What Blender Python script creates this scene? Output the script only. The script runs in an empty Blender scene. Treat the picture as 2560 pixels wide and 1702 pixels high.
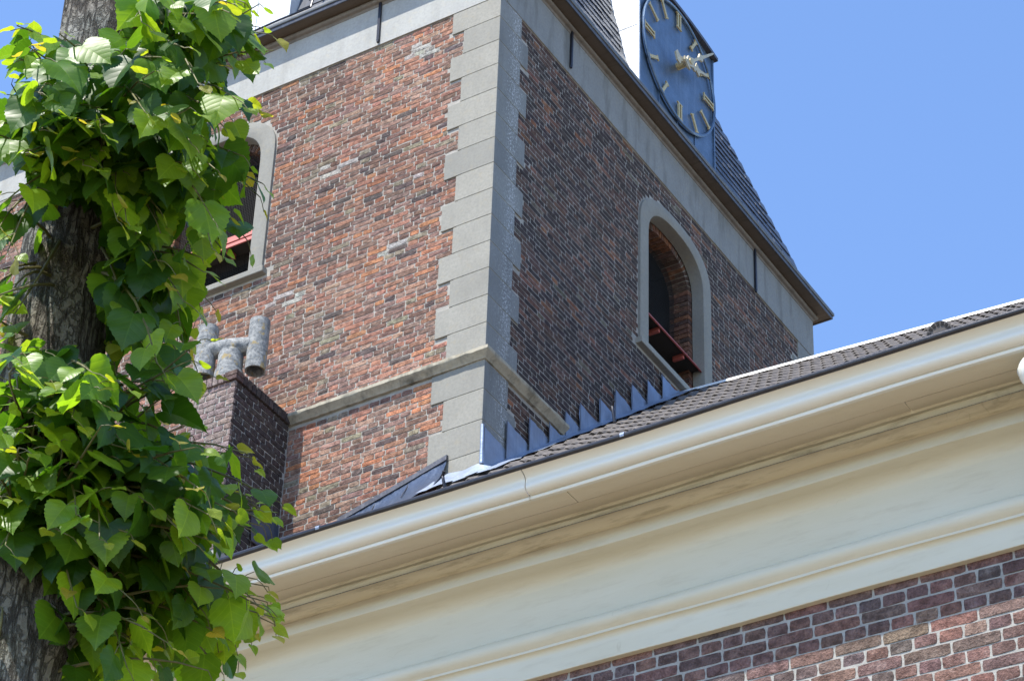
import bpy, bmesh, math, random
import numpy as np
from mathutils import Vector, Matrix, noise as mnoise

# ------------------------------------------------------------------ camera, sky, sun, exposure
SC = bpy.context.scene
COL = SC.collection
CAM = Vector((10.554, -15.918, 1.65))
YAW, PITCH, ROLL = -0.57341, 0.64902, 0.03753
LENS = 96.06
_f = Vector((math.sin(YAW)*math.cos(PITCH), math.cos(YAW)*math.cos(PITCH), math.sin(PITCH)))
_r0 = Vector((math.cos(YAW), -math.sin(YAW), 0)); _u0 = _r0.cross(_f)
_r = _r0*math.cos(ROLL) + _u0*math.sin(ROLL); _u = -_r0*math.sin(ROLL) + _u0*math.cos(ROLL)
cd = bpy.data.cameras.new('camera'); cam = bpy.data.objects.new('camera', cd); COL.objects.link(cam)
cd.sensor_width = 36; cd.lens = LENS; cd.clip_start = 0.1; cd.clip_end = 2000
cam.matrix_world = Matrix(((_r.x, _u.x, -_f.x, CAM.x), (_r.y, _u.y, -_f.y, CAM.y), (_r.z, _u.z, -_f.z, CAM.z), (0, 0, 0, 1)))
SC.camera = cam
SUN_AZ, SUN_EL = math.radians(10.4), math.radians(61.5)
sun_dir = Vector((math.sin(SUN_AZ)*math.cos(SUN_EL), math.cos(SUN_AZ)*math.cos(SUN_EL), -math.sin(SUN_EL)))
world = bpy.data.worlds.new('World'); SC.world = world; world.use_nodes = True
wn = world.node_tree.nodes; wl = world.node_tree.links; wn.clear()
sky = wn.new('ShaderNodeTexSky'); sky.sky_type = 'NISHITA'; sky.sun_disc = False
sky.sun_elevation = SUN_EL; sky.sun_rotation = math.radians(190.4)
sky.air_density = 0.8; sky.dust_density = 0.0; sky.ozone_density = 5.0; sky.altitude = 0
bg = wn.new('ShaderNodeBackground'); bg.inputs['Strength'].default_value = 0.15
wo = wn.new('ShaderNodeOutputWorld'); wl.new(sky.outputs[0], bg.inputs[0]); wl.new(bg.outputs[0], wo.inputs[0])
sd = bpy.data.lights.new('sun', 'SUN'); sd.energy = 3.45; sd.angle = math.radians(0.53); sd.color = (1.0, 0.95, 0.87)
so = bpy.data.objects.new('sun', sd); COL.objects.link(so); so.location = (0, -30, 40)
so.rotation_mode = 'QUATERNION'; so.rotation_quaternion = sun_dir.to_track_quat('-Z', 'Y')
SC.view_settings.view_transform = 'Standard'; SC.view_settings.look = 'None'
SC.view_settings.exposure = 1.38; SC.view_settings.gamma = 1.0; SC.view_settings.use_curve_mapping = False
SC.render.film_transparent = False
SC.cycles.max_bounces = 8

FPX = LENS/36*2560
def proj(p):                                    # world point -> photograph pixel (2560 wide), used only to rank pieces by size in view
    d = Vector(p)-CAM; w = d.dot(_f)
    return 1280+FPX*d.dot(_r)/w, 851-FPX*d.dot(_u)/w, w
def ray(x, y):
    return (_f + _r*((x-1280)/FPX) - _u*((y-851)/FPX)).normalized()

RNG = random.Random(7)
# ------------------------------------------------------------------ mesh and object helpers
class MB:
    def __init__(s): s.v = []; s.f = []; s.c = None
    def add(s, vs, fs):
        o = len(s.v); s.v.extend([tuple(v) for v in vs]); s.f.extend([tuple(i+o for i in f) for f in fs]); return s
    def box(s, a, b):
        x0, y0, z0 = a; x1, y1, z1 = b
        return s.add([(x0,y0,z0),(x1,y0,z0),(x1,y1,z0),(x0,y1,z0),(x0,y0,z1),(x1,y0,z1),(x1,y1,z1),(x0,y1,z1)],
                     [(0,3,2,1),(4,5,6,7),(0,1,5,4),(1,2,6,5),(2,3,7,6),(3,0,4,7)])
    def bar(s, p, q, w, t, up=(0,0,1)):
        p = Vector(p); q = Vector(q); d = (q-p).normalized(); a = d.cross(Vector(up)); a = a.normalized() if a.length > 1e-5 else Vector((1,0,0)); b = d.cross(a)
        vs = [e+a*(sx*w/2)+b*(sy*t/2) for e in (p, q) for sx, sy in ((-1,-1),(1,-1),(1,1),(-1,1))]
        return s.add(vs, [(3,2,1,0),(4,5,6,7),(0,1,5,4),(1,2,6,5),(2,3,7,6),(3,0,4,7)])
    def tube(s, pts, rad, n=8, caps=True):
        pts = [Vector(p) for p in pts]; rad = rad if hasattr(rad, '__len__') else [rad]*len(pts)
        o = len(s.v); a = None
        for i, p in enumerate(pts):
            d = (pts[min(i+1, len(pts)-1)]-pts[max(i-1, 0)]).normalized()
            if a is None:
                a = d.orthogonal().normalized()
            else:
                a = (a-d*a.dot(d)).normalized()
            b = d.cross(a)
            for k in range(n):
                t = 2*math.pi*k/n; s.v.append(tuple(p+(a*math.cos(t)+b*math.sin(t))*rad[i]))
        for i in range(len(pts)-1):
            for k in range(n):
                k2 = (k+1) % n; s.f.append((o+i*n+k, o+i*n+k2, o+(i+1)*n+k2, o+(i+1)*n+k))
        if caps:
            s.f.append(tuple(o+k for k in reversed(range(n)))); s.f.append(tuple(o+(len(pts)-1)*n+k for k in range(n)))
        return s
    def sweep(s, prof, path_fn, ts, closed=False):        # prof: list of (a,b); path_fn(t,a,b)->point
        o = len(s.v); m = len(prof)
        for t in ts:
            for a, b in prof: s.v.append(tuple(path_fn(t, a, b)))
        for i in range(len(ts)-1):
            for k in range(m if closed else m-1):
                k2 = (k+1) % m; s.f.append((o+i*m+k, o+(i+1)*m+k, o+(i+1)*m+k2, o+i*m+k2))
        if closed:
            s.f.append(tuple(o+k for k in range(m))); s.f.append(tuple(o+(len(ts)-1)*m+k for k in reversed(range(m))))
        return s
def mesh(name, mb, smooth=False, sharp=None):
    me = bpy.data.meshes.new(name); me.from_pydata(mb.v, [], mb.f); me.validate(); me.update()
    if smooth:
        for p in me.polygons: p.use_smooth = True
        if sharp is not None: me.set_sharp_from_angle(angle=math.radians(sharp))
    return me
def link(o, parent=None):
    COL.objects.link(o)
    if parent is not None: o.parent = parent
    return o
def obj(name, mb, mt, parent=None, smooth=False, sharp=40, bevel=0):
    me = mesh(name, mb, smooth, sharp) if isinstance(mb, MB) else mb
    if mt: me.materials.append(mt)
    o = bpy.data.objects.new(name, me)
    if bevel:
        b = o.modifiers.new('bevel', 'BEVEL'); b.width = bevel; b.segments = 2; b.limit_method = 'ANGLE'
    return link(o, parent)
def tag(o, label=None, cat=None, group=None, kind=None):
    for k, v in (('label', label), ('category', cat), ('group', group), ('kind', kind)):
        if v: o[k] = v
    return o
def empty(name, loc, label, cat, group=None):
    o = bpy.data.objects.new(name, None); o.location = loc; o.empty_display_size = 0.2; COL.objects.link(o)
    return tag(o, label, cat, group)
def keep(o, parent):                             # parent an object built in world space, parent sits at its own location
    o.parent = parent; o.matrix_parent_inverse = Matrix.Translation(-Vector(parent.location)) if parent.parent is None else Matrix.Identity(4)
    return o
def part(name, mb, mt, root, **kw):
    o = obj(name, mb, mt, None, **kw); keep(o, root); return o
def fill(loops, to3d):                           # flat face with holes
    bm = bmesh.new(); es = []
    for lp in loops:
        vs = [bm.verts.new(to3d(*p)) for p in lp]
        for i in range(len(vs)): es.append(bm.edges.new((vs[i], vs[(i+1) % len(vs)])))
    bmesh.ops.triangle_fill(bm, use_beauty=True, edges=es)
    me = bpy.data.meshes.new('wall'); bm.to_mesh(me); bm.free(); return me

# ------------------------------------------------------------------ materials
class NT:
    def __init__(s, name):
        s.m = bpy.data.materials.new(name); s.m.use_nodes = True; s.t = s.m.node_tree; s.n = s.t.nodes; s.l = s.t.links
        s.b = s.n['Principled BSDF']; s.out = s.n['Material Output']
    def new(s, t, **kw):
        n = s.n.new(t)
        for k, v in kw.items(): setattr(n, k, v)
        return n
    def con(s, a, b): s.l.new(a, b)
    def coord(s, kind='Object', scale=(1,1,1)):
        c = s.new('ShaderNodeTexCoord'); m = s.new('ShaderNodeMapping'); m.inputs['Scale'].default_value = scale
        s.con(c.outputs[kind], m.inputs[0]); return m.outputs[0]
    def wpos(s, scale=(1,1,1)):
        c = s.new('ShaderNodeNewGeometry'); m = s.new('ShaderNodeMapping'); m.inputs['Scale'].default_value = scale
        s.con(c.outputs['Position'], m.inputs[0]); return m.outputs[0]
    def noise(s, vec, scale, detail=4, rough=.55):
        n = s.new('ShaderNodeTexNoise'); n.inputs['Scale'].default_value = scale; n.inputs['Detail'].default_value = detail
        n.inputs['Roughness'].default_value = rough; s.con(vec, n.inputs['Vector']); return n.outputs['Fac']
    def ramp(s, fac, stops):
        r = s.new('ShaderNodeValToRGB'); e = r.color_ramp.elements
        while len(e) < len(stops): e.new(.5)
        for i, (p, c) in enumerate(stops):
            e[i].position = p; e[i].color = (*c, 1) if len(c) == 3 else c
        s.con(fac, r.inputs[0]); return r.outputs[0]
    def mix(s, fac, a, b, mode='MIX'):
        n = s.new('ShaderNodeMix', data_type='RGBA', blend_type=mode)
        for sock, v in ((n.inputs[0], fac), (n.inputs[6], a), (n.inputs[7], b)):
            if hasattr(v, 'links') or isinstance(v, bpy.types.NodeSocket): s.con(v, sock)
            elif isinstance(v, (tuple, list)): sock.default_value = (*v, 1)
            else: sock.default_value = v
        return n.outputs[2]
    def math(s, op, a, b=0, clamp=False):
        n = s.new('ShaderNodeMath', operation=op, use_clamp=clamp)
        for sock, v in ((n.inputs[0], a), (n.inputs[1], b)):
            if isinstance(v, bpy.types.NodeSocket): s.con(v, sock)
            else: sock.default_value = v
        return n.outputs[0]
    def bump(s, h, strength, dist=.01, chain=None):
        n = s.new('ShaderNodeBump'); n.inputs['Strength'].default_value = strength; n.inputs['Distance'].default_value = dist
        s.con(h, n.inputs['Height'])
        if chain is not None: s.con(chain, n.inputs['Normal'])
        return n.outputs[0]
    def done(s, col=None, rough=None, normal=None, metal=None, spec=None):
        for k, v in (('Base Color', col), ('Roughness', rough), ('Normal', normal), ('Metallic', metal), ('Specular IOR Level', spec)):
            if v is None: continue
            if isinstance(v, bpy.types.NodeSocket): s.con(v, s.b.inputs[k])
            elif isinstance(v, (tuple, list)): s.b.inputs[k].default_value = (*v, 1)
            else: s.b.inputs[k].default_value = v
        return s.m

def brick_material(name, source, bump=.55, lich=.09):
    t = NT(name)
    if source == 'ATTR':
        a = t.new('ShaderNodeAttribute', attribute_name='tint'); col = a.outputs['Color']
    else:
        a = t.new('ShaderNodeObjectInfo'); col = a.outputs['Color']
    v = t.wpos()
    n1 = t.noise(v, 22, 5, .65); n2 = t.noise(v, 85, 4, .7); n3 = t.noise(v, 7, 3)
    c = t.mix(t.ramp(n1, [(.36, (0,0,0)), (.62, (1,1,1))]), t.mix(1, col, (.45,.42,.42), 'MULTIPLY'), col)
    c = t.mix(t.ramp(n2, [(.3, (.55,)*3), (.55, (0,0,0))]), c, (.03,.025,.024))
    f = t.ramp(t.math('MULTIPLY', n1, n3), [(.33, (0,0,0)), (.42, (lich,)*3)])
    c = t.mix(f, c, (.55,.50,.44))
    h = t.math('ADD', t.math('MULTIPLY', n1, 1.2), n2)
    return t.done(c, .92, t.bump(h, bump, .018), spec=.25)
def mortar_material(name, c0, c1):
    t = NT(name); v = t.wpos(); n1 = t.noise(v, 9, 4); n2 = t.noise(v, 120, 3, .7)
    c = t.mix(t.ramp(n1, [(.35, (0,0,0)), (.65, (1,1,1))]), c0, c1)
    c = t.mix(t.ramp(n2, [(.25, (.5,)*3), (.5, (0,0,0))]), c, (.18,.17,.15))
    return t.done(c, .95, t.bump(n2, .5, .006), spec=.2)
def stone_material(name, base, dark, streak=.5, spots=False):
    t = NT(name); v = t.wpos(); vs = t.wpos((1, 1, .18))
    n1 = t.noise(v, 3, 5); n2 = t.noise(v, 160, 3, .7); n3 = t.noise(vs, 6, 5, .6); nm = t.noise(v, 35, 4, .6)
    c = t.mix(t.ramp(n1, [(.3, (0,0,0)), (.7, (1,1,1))]), base, tuple(x*.86 for x in base))
    oi = t.new('ShaderNodeObjectInfo'); c = t.mix(1, c, t.ramp(oi.outputs['Random'], [(0, (.86,.86,.85)), (1, (1.12,1.10,1.06))]), 'MULTIPLY')
    c = t.mix(t.ramp(nm, [(.3, (.5,)*3), (.6, (0,0,0))]), c, tuple(x*.62 for x in base))
    c = t.mix(t.ramp(t.noise(v, 11, 5, .7), [(.55, (0,0,0)), (.68, (.35,)*3)]), c, (base[0]*1.02, base[1]*.9, base[2]*.68))
    c = t.mix(t.ramp(n3, [(.5, (0,0,0)), (.72, (streak,)*3)]), c, dark)
    c = t.mix(t.ramp(n2, [(.70, (0,0,0)), (.76, (.5,)*3)]), c, (.7,.68,.63))
    if spots:
        w = t.noise(v, 42, 5, .8); sx = t.new('ShaderNodeSeparateXYZ'); t.con(t.wpos(), sx.inputs[0])
        band = t.math('SUBTRACT', t.math('ADD', sx.outputs[1], t.math('MULTIPLY', t.math('SUBTRACT', n3, .5), .3)), .30)
        band = t.math('SUBTRACT', .62, t.math('ABSOLUTE', t.math('MULTIPLY', band, 2.6)))
        c = t.mix(t.ramp(t.math('ADD', w, t.math('MULTIPLY', band, .22)), [(.63, (0,0,0)), (.72, (.7,)*3)]), c, (.55,.56,.56))
    return t.done(c, .9, t.bump(t.math('ADD', n2, nm), .35, .004), spec=.25)
def paint_material(name, base, rough=.38, dirt=(.16,.13,.08), amt=.5, crack=True, low=.55):
    t = NT(name); v = t.wpos((.35, 2.2, 2.2)); v2 = t.wpos()
    n1 = t.noise(v, 2.5, 5, .6); n2 = t.noise(v, 9, 6, .7); n3 = t.noise(v2, 70, 3)
    c = t.mix(t.ramp(n1, [(.35, (0,0,0)), (.7, (1,1,1))]), base, tuple(x*y for x, y in zip(base, (.93,.91,.86))))
    c = t.mix(t.ramp(n2, [(low, (0,0,0)), (low+.22, (amt,)*3)]), c, dirt)
    h = t.math('ADD', t.math('MULTIPLY', n2, .8), t.math('MULTIPLY', n3, .25))
    if crack:
        vo = t.new('ShaderNodeTexVoronoi', feature='DISTANCE_TO_EDGE'); vo.inputs['Scale'].default_value = .9
        w = t.new('ShaderNodeVectorMath', operation='ADD'); nz = t.new('ShaderNodeTexNoise'); nz.inputs['Scale'].default_value = 3
        t.con(v2, nz.inputs['Vector']); t.con(nz.outputs['Color'], w.inputs[0]); t.con(v2, w.inputs[1]); t.con(w.outputs[0], vo.inputs['Vector'])
        c = t.mix(t.math('MULTIPLY', t.ramp(vo.outputs['Distance'], [(0, (1,1,1)), (.004, (0,0,0))]), t.ramp(n1, [(.56, (0,0,0)), (.66, (.32,)*3)])), c, dirt)
    return t.done(c, rough, t.bump(h, .22, .008), spec=.5)
def metal_material(name, base, rough=.45, metal=.6, streak=.3, light=(.6,.62,.65)):
    t = NT(name); v = t.wpos(); vs = t.wpos((1.5, 1.5, .12)); n1 = t.noise(v, 5, 5); n2 = t.noise(vs, 9, 5, .65); n3 = t.noise(v, 45, 3)
    c = t.mix(t.ramp(n1, [(.35, (0,0,0)), (.65, (1,1,1))]), base, tuple(x*.72 for x in base))
    c = t.mix(t.ramp(n2, [(.52, (0,0,0)), (.75, (streak,)*3)]), c, light)
    r = t.math('ADD', t.math('MULTIPLY', n3, .25), rough-.12)
    return t.done(c, r, t.bump(t.math('ADD', n1, n3), .3, .01), metal, .5)
def plain(name, base, rough=.6, metal=0, nz=.25, sc=30, bump=.2):
    t = NT(name); v = t.wpos(); n = t.noise(v, sc, 4, .6)
    c = t.mix(t.ramp(n, [(.3, (0,0,0)), (.7, (1,1,1))]), base, tuple(x*(1-nz) for x in base))
    return t.done(c, rough, t.bump(n, bump, .006), metal)

M = {}
M['brick_obj'] = brick_material('old_brick', 'OBJ'); M['brick_attr'] = brick_material('old_brick_mass', 'ATTR')
M['nbrick_obj'] = brick_material('nave_brick', 'OBJ', .9, .12); M['nbrick_attr'] = brick_material('nave_brick_mass', 'ATTR', .9, .12)
M['mortar'] = mortar_material('lime_mortar', (.36,.335,.295), (.26,.245,.215))
M['nmortar'] = mortar_material('nave_mortar', (.37,.355,.32), (.29,.28,.255))
M['cmortar'] = mortar_material('chimney_mortar', (.34,.325,.30), (.26,.25,.23))
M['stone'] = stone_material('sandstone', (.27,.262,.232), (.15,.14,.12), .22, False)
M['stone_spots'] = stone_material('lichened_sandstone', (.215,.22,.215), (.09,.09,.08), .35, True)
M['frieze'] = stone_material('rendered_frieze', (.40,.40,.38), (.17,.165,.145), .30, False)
M['frieze_dark'] = stone_material('dark_frieze', (.25,.255,.25), (.09,.088,.075), .7, False)
M['mould'] = stone_material('stained_moulding', (.20,.175,.15), (.07,.06,.05), .5, False)
M['ledge'] = stone_material('mossy_ledge', (.36,.33,.26), (.06,.055,.04), .9)
M['paint'] = paint_material('cream_paint', (.59,.55,.42), .5, (.30,.23,.12), .24, True, .52)
M['bed'] = paint_material('stained_cream_paint', (.60,.54,.38), .55, (.17,.13,.065), .65, True, .5)
M['gutter'] = paint_material('glossy_gutter_paint', (.70,.685,.60), .2, (.35,.30,.2), .25, False, .62)
M['soffit'] = paint_material('soffit_paint', (.65,.59,.44), .42, (.3,.24,.14), .25, False, .6)
M['lip'] = plain('dark_bead', (.035,.033,.036), .28, .3, .4)
M['lead'] = metal_material('lead_sheet', (.25,.30,.39), .45, .45, .35, (.48,.52,.58))
M['leaddark'] = metal_material('dark_zinc_strip', (.09,.09,.10), .42, .4, .1)
M['zinc'] = metal_material('zinc_sheet', (.12,.18,.26), .36, .5, .45, (.26,.32,.40))
M['zinc_sunlit'] = metal_material('sunlit_zinc', (.66,.69,.72), .5, .15, .3, (.78,.8,.82))  # bright copy of the zinc, sunlight put into its colour
M['eavezinc'] = metal_material('eave_zinc', (.13,.135,.135), .5, .2, .2, (.2,.21,.21))
M['leadblue'] = metal_material('dark_lead', (.085,.115,.175), .36, .6, .3, (.2,.24,.31))
M['slate'] = plain('slate', (.055,.063,.082), .42, 0, .45, 20, .4)
M['soffitwood'] = paint_material('brown_soffit', (.095,.072,.052), .6, (.05,.035,.02), .7, False, .5)
M['gold'] = plain('gilding', (.72,.55,.26), .42, .55, .35, 60)
M['handmetal'] = plain('pale_gilded_hand', (.55,.49,.34), .5, .2, .4, 50)
M['iron'] = plain('black_iron', (.025,.026,.035), .4, .4, .3)
M['red'] = paint_material('red_painted_wood', (.36,.095,.08), .7, (.30,.05,.04), .7, False, .45)
M['undershade'] = plain('dark_undershade', (.03,.024,.02), .9)  # near-black: shade under the boards put into the colour
M['dark'] = plain('dark_interior', (.012,.011,.011), .95)
M['wire'] = plain('wire_mesh', (.035,.033,.03), .7, .2)
M['tile'] = plain('concrete_roof_tile', (.125,.108,.097), .8, 0, .55, 9, .5)
M['ridge'] = plain('white_ridge_metal', (.80,.81,.80), .45, .1, .15)
M['asbestos'] = None
t = NT('lichened_cement'); v = t.wpos(); n1 = t.noise(v, 18, 5, .65); n2 = t.noise(v, 40, 4, .7); n3 = t.noise(v, 12, 4, .6)
c = t.mix(t.ramp(n1, [(.38, (0,0,0)), (.62, (1,1,1))]), (.13,.14,.145), (.30,.30,.285))
c = t.mix(t.ramp(n2, [(.35, (.7,)*3), (.5, (0,0,0))]), c, (.05,.055,.06))
c = t.mix(t.ramp(n3, [(.57, (0,0,0)), (.63, (.75,)*3)]), c, (.30,.22,.08))
M['asbestos'] = t.done(c, .9, t.bump(t.math('ADD', n1, n2), .5, .01))
t = NT('lime_bark'); v = t.wpos((1,1,.16)); v2 = t.wpos(); n1 = t.noise(v, 26, 6, .65); n2 = t.noise(v2, 5, 4); n3 = t.noise(v2, 75, 4, .7); n4 = t.noise(t.wpos((1,1,.55)), 42, 4, .6)
f1 = t.math('ABSOLUTE', t.math('SUBTRACT', n1, .5)); f2 = t.math('ABSOLUTE', t.math('SUBTRACT', n4, .5))
cr = t.math('MULTIPLY', t.ramp(f1, [(.0, (.0,)*3), (.055, (1,1,1))]), t.ramp(f2, [(.0, (.45,)*3), (.05, (1,1,1))]))
c = t.mix(t.ramp(n3, [(.3, (0,0,0)), (.7, (1,1,1))]), (.13,.115,.093), (.23,.21,.175))
c = t.mix(t.ramp(n2, [(.42, (0,0,0)), (.62, (.7,)*3)]), c, (.16,.17,.15))
c = t.mix(t.ramp(t.noise(v2, 11, 4), [(.58, (0,0,0)), (.7, (.5,)*3)]), c, (.33,.32,.28))
c = t.mix(cr, t.mix(1, c, (.32,.29,.27), 'MULTIPLY'), c)
M['bark'] = t.done(c, .95, t.bump(t.math('ADD', t.math('MULTIPLY', cr, 1.3), t.math('MULTIPLY', n3, .5)), .9, .012), spec=.2)
M['twig'] = plain('green_brown_twig', (.13,.12,.035), .6, 0, .4, 40)
def leaf_material(name, source):
    t = NT(name)
    if source == 'ATTR': a = t.new('ShaderNodeAttribute', attribute_name='tint')
    else: a = t.new('ShaderNodeObjectInfo')
    col = a.outputs['Color']
    uv = t.new('ShaderNodeUVMap', uv_map='leafuv'); sp = t.new('ShaderNodeSeparateXYZ'); t.con(uv.outputs[0], sp.inputs[0])
    ax = t.math('ABSOLUTE', sp.outputs[0]); s = t.math('SUBTRACT', sp.outputs[1], t.math('MULTIPLY', ax, .75))
    fr = t.math('ABSOLUTE', t.math('SUBTRACT', t.math('FRACT', t.math('MULTIPLY', s, 5.5)), .5))
    vein = t.math('MAXIMUM', t.math('LESS_THAN', ax, .014), t.math('MULTIPLY', t.math('LESS_THAN', fr, .05), .7))
    n = t.noise(t.wpos(), 30, 3); base = t.mix(t.ramp(n, [(.3, (0,0,0)), (.7, (1,1,1))]), t.mix(1, col, (.8,.85,.75), 'MULTIPLY'), col)
    base = t.mix(t.math('MULTIPLY', vein, .3), base, t.mix(1, col, (1.9,1.6,1.8), 'MULTIPLY'))
    h = t.math('ADD', t.math('MULTIPLY', t.math('SMOOTH_MIN', fr, .2), 2.0), t.math('MULTIPLY', n, .3))
    nb = t.bump(h, .16, .004)
    t.done(base, .42, nb, spec=.4)
    tr = t.new('ShaderNodeBsdfTranslucent'); tc = t.mix(1, base, (4.2,3.3,1.0), 'MULTIPLY'); t.con(tc, tr.inputs[0]); t.con(nb, tr.inputs['Normal'])
    mx = t.new('ShaderNodeMixShader'); mx.inputs[0].default_value = .46; t.con(t.b.outputs[0], mx.inputs[1]); t.con(tr.outputs[0], mx.inputs[2]); t.con(mx.outputs[0], t.out.inputs[0])
    return t.m
M['leaf_obj'] = leaf_material('lime_leaf', 'OBJ'); M['leaf_attr'] = leaf_material('lime_leaf_mass', 'ATTR')
t = NT('clinker_paving'); br = t.new('ShaderNodeTexBrick'); v = t.wpos((4,4,4)); t.con(v, br.inputs[0])
br.inputs['Color1'].default_value = (.21,.17,.12,1); br.inputs['Color2'].default_value = (.27,.215,.155,1); br.inputs['Mortar'].default_value = (.13,.12,.10,1)
M['paving'] = t.done(br.outputs[0], .9)

# ------------------------------------------------------------------ bricks
def brick_shape(w, h, rng, depth=.03, rough=.0022, rnd=.003, nx=5, nz=3):
    vs = []
    for k in range(nz):
        for i in range(nx):
            u = i/(nx-1); q = k/(nz-1)
            e = (i in (0, nx-1)) + (k in (0, nz-1))
            if nx > 3:
                u = {0: 0, 1: .12, nx-2: .88, nx-1: 1}.get(i, u)
            x = u*w + rng.gauss(0, .0013); z = q*h + rng.gauss(0, .0010)
            y = rng.gauss(0, rough) + (rnd if e else 0) + (rnd*.8 if e == 2 else 0)
            if e == 2: q_ = min(.003, rnd*1.6); x += (q_ if i == 0 else -q_); z += (q_*.7 if k == 0 else -q_*.7)
            vs.append((x, y, z))
    fs = [(k*nx+i, k*nx+i+1, (k+1)*nx+i+1, (k+1)*nx+i) for k in range(nz-1) for i in range(nx-1)]
    ring = [i for i in range(nx)] + [k*nx+nx-1 for k in range(1, nz)] + [(nz-1)*nx+i for i in range(nx-2, -1, -1)] + [k*nx for k in range(nz-2, 0, -1)]
    b = len(vs); vs += [(vs[i][0], depth, vs[i][2]) for i in ring]; m = len(ring)
    fs += [(ring[j], b+j, b+(j+1) % m, ring[(j+1) % m]) for j in range(m)]
    return vs, fs
def bond_rows(z_top, z_bot, ch, L, Hd, joint, intervals, rng, swap=.12):
    """rows of (u, z, w, h) in cross bond; intervals(zmid) gives the free stretches of the course"""
    out = []; r = 0; z = z_top
    while z-ch > z_bot:
        zb = z-ch; zc = z-ch/2
        for a, b in intervals(zb, z):
            st = (r % 2 == 0); pitch = (L if st else Hd)+joint
            u = math.floor(a/pitch)*pitch - (pitch/2 if (st and (r//2) % 2) else 0) - (Hd/2 if not st else 0) + rng.uniform(-.01, .01)
            while u < b:
                wv = L if st else Hd
                if rng.random() < swap: wv = Hd if st else L
                wv *= rng.uniform(.96, 1.03)
                lo, hi = max(u, a), min(u+wv, b)
                if hi-lo > .03: out.append((lo, zb+joint*.5, hi-lo, ch-joint*rng.uniform(.85, 1.1)))
                u += wv+joint
        z -= ch; r += 1
    return out
def subtract(iv, a, b):
    res = []
    for p, q in iv:
        if b <= p or a >= q: res.append((p, q)); continue
        if a > p: res.append((p, a))
        if b < q: res.append((b, q))
    return res
def build_bricks(rows, place, tint, root, mat_obj, mat_attr, n_single, rng, score, std, rough=.0009, rnd=.0013):
    """the n_single pieces that show largest become objects of their own, the others one mass of real pieces"""
    sc = [(score(r), i) for i, r in enumerate(rows)]
    best = set(i for s_, i in sorted(sc, reverse=True)[:n_single] if s_ > 0)
    var = {}
    for key, (w, h) in std.items():
        var[key] = []
        for k in range(6):
            vs, fs = brick_shape(w, h, rng, rough=rough, rnd=rnd); mb = MB().add(vs, fs); me = mesh('brick', mb); me.materials.append(mat_obj); var[key].append(me)
    mb = MB(); cols = []
    for i, (u, z, w, h) in enumerate(rows):
        c = tint(u, z)
        if i in best:
            key = min(std, key=lambda k: abs(std[k][0]-w)); me = rng.choice(var[key])
            o = bpy.data.objects.new('brick', me); o.color = (*c, 1)
            o.matrix_world = place(u, z+rng.gauss(0, .0015), rng.gauss(0, .0006)) @ Matrix.Diagonal((w/std[key][0], 1, h/std[key][1], 1))
            COL.objects.link(o); mw = o.matrix_world.copy(); o.parent = root
            o.matrix_parent_inverse = PINV[root.name]
        else:
            vs, fs = brick_shape(w, h, rng, rough=rough, rnd=rnd); m = place(u, z, rng.gauss(0, .0006))
            mb.add([m @ Vector(v) for v in vs], fs); cols += [c]*len(vs)
    if mb.v:
        me = mesh('brickwork', mb); at = me.color_attributes.new('tint', 'FLOAT_COLOR', 'POINT')
        at.data.foreach_set('color', np.array([(*c, 1) for c in cols], dtype=np.float32).ravel())
        me.materials.append(mat_attr); o = bpy.data.objects.new('brickwork', me); COL.objects.link(o); o.parent = root; o.matrix_parent_inverse = PINV[root.name]
        o['kind'] = 'stuff'
PINV = {}
def wallpart(name, me, mt, root):
    o = obj(name, me, mt); keep(o, root); PINV[o.name] = Matrix.Translation(-Vector(root.location)) @ Matrix.Identity(4)
    PINV[o.name] = (Matrix.Translation(Vector(root.location)) @ o.matrix_parent_inverse).inverted()
    return o
PAL = dict(salmon=(.365,.18,.12), pink=(.36,.225,.165), orange=(.44,.195,.10), brown=(.205,.12,.09), dark=(.115,.085,.078), olive=(.28,.235,.165), umber=(.26,.16,.125))
def jit(c, rng, a=.12):
    k = rng.uniform(1-a, 1+a); return tuple(max(.01, min(.9, x*k*rng.uniform(.95, 1.05))) for x in c)
def pick(weights, rng):
    n = rng.random()*sum(weights.values())
    for k, w in weights.items():
        n -= w
        if n <= 0: return PAL[k]
    return PAL['salmon']

# ------------------------------------------------------------------ ground
g = obj('ground', MB().add([(-400,-400,0),(400,-400,0),(400,400,0),(-400,400,0)], [(0,1,2,3)]), M['paving']); tag(g, 'paved ground below the church', kind='structure')

# ------------------------------------------------------------------ tower
W = 6.75; ZF = 20.338; Z0 = 20.057; ZS_T, ZS_B = 16.034, 15.925
TOWER = empty('church_tower', (0, 0, 0), 'square brick church tower with pale stone corner blocks and slate spire', 'tower')
blocks = [(ZF, Z0, True)] + [(Z0-.31*(i-1), Z0-.31*i, i % 2 == 0) for i in range(1, 13)] + [(Z0-3.72, ZS_T, False)]
blocks += [(ZS_B, 15.614, True), (15.614, 15.284, False), (15.284, 14.955, True), (14.955, 14.2, False)]
LL, LS, RL, RS = .55, .414, .523, .392
def qlen(z, right):
    for t_, b_, lng in blocks:
        if b_ <= z <= t_: return (RS if lng else RL) if right else (LL if lng else LS)
    return LL
WCX, WCY, WHW, WSP, WRISE = -3.36, 3.487, .755, 19.50, .52
def arch_hw(z, hw=WHW, sp=WSP, rise=WRISE, n=2.5):
    if z <= sp: return hw
    t_ = (z-sp)/rise
    return hw*(1-t_**n)**(1/n) if t_ < 1 else 0
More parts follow.
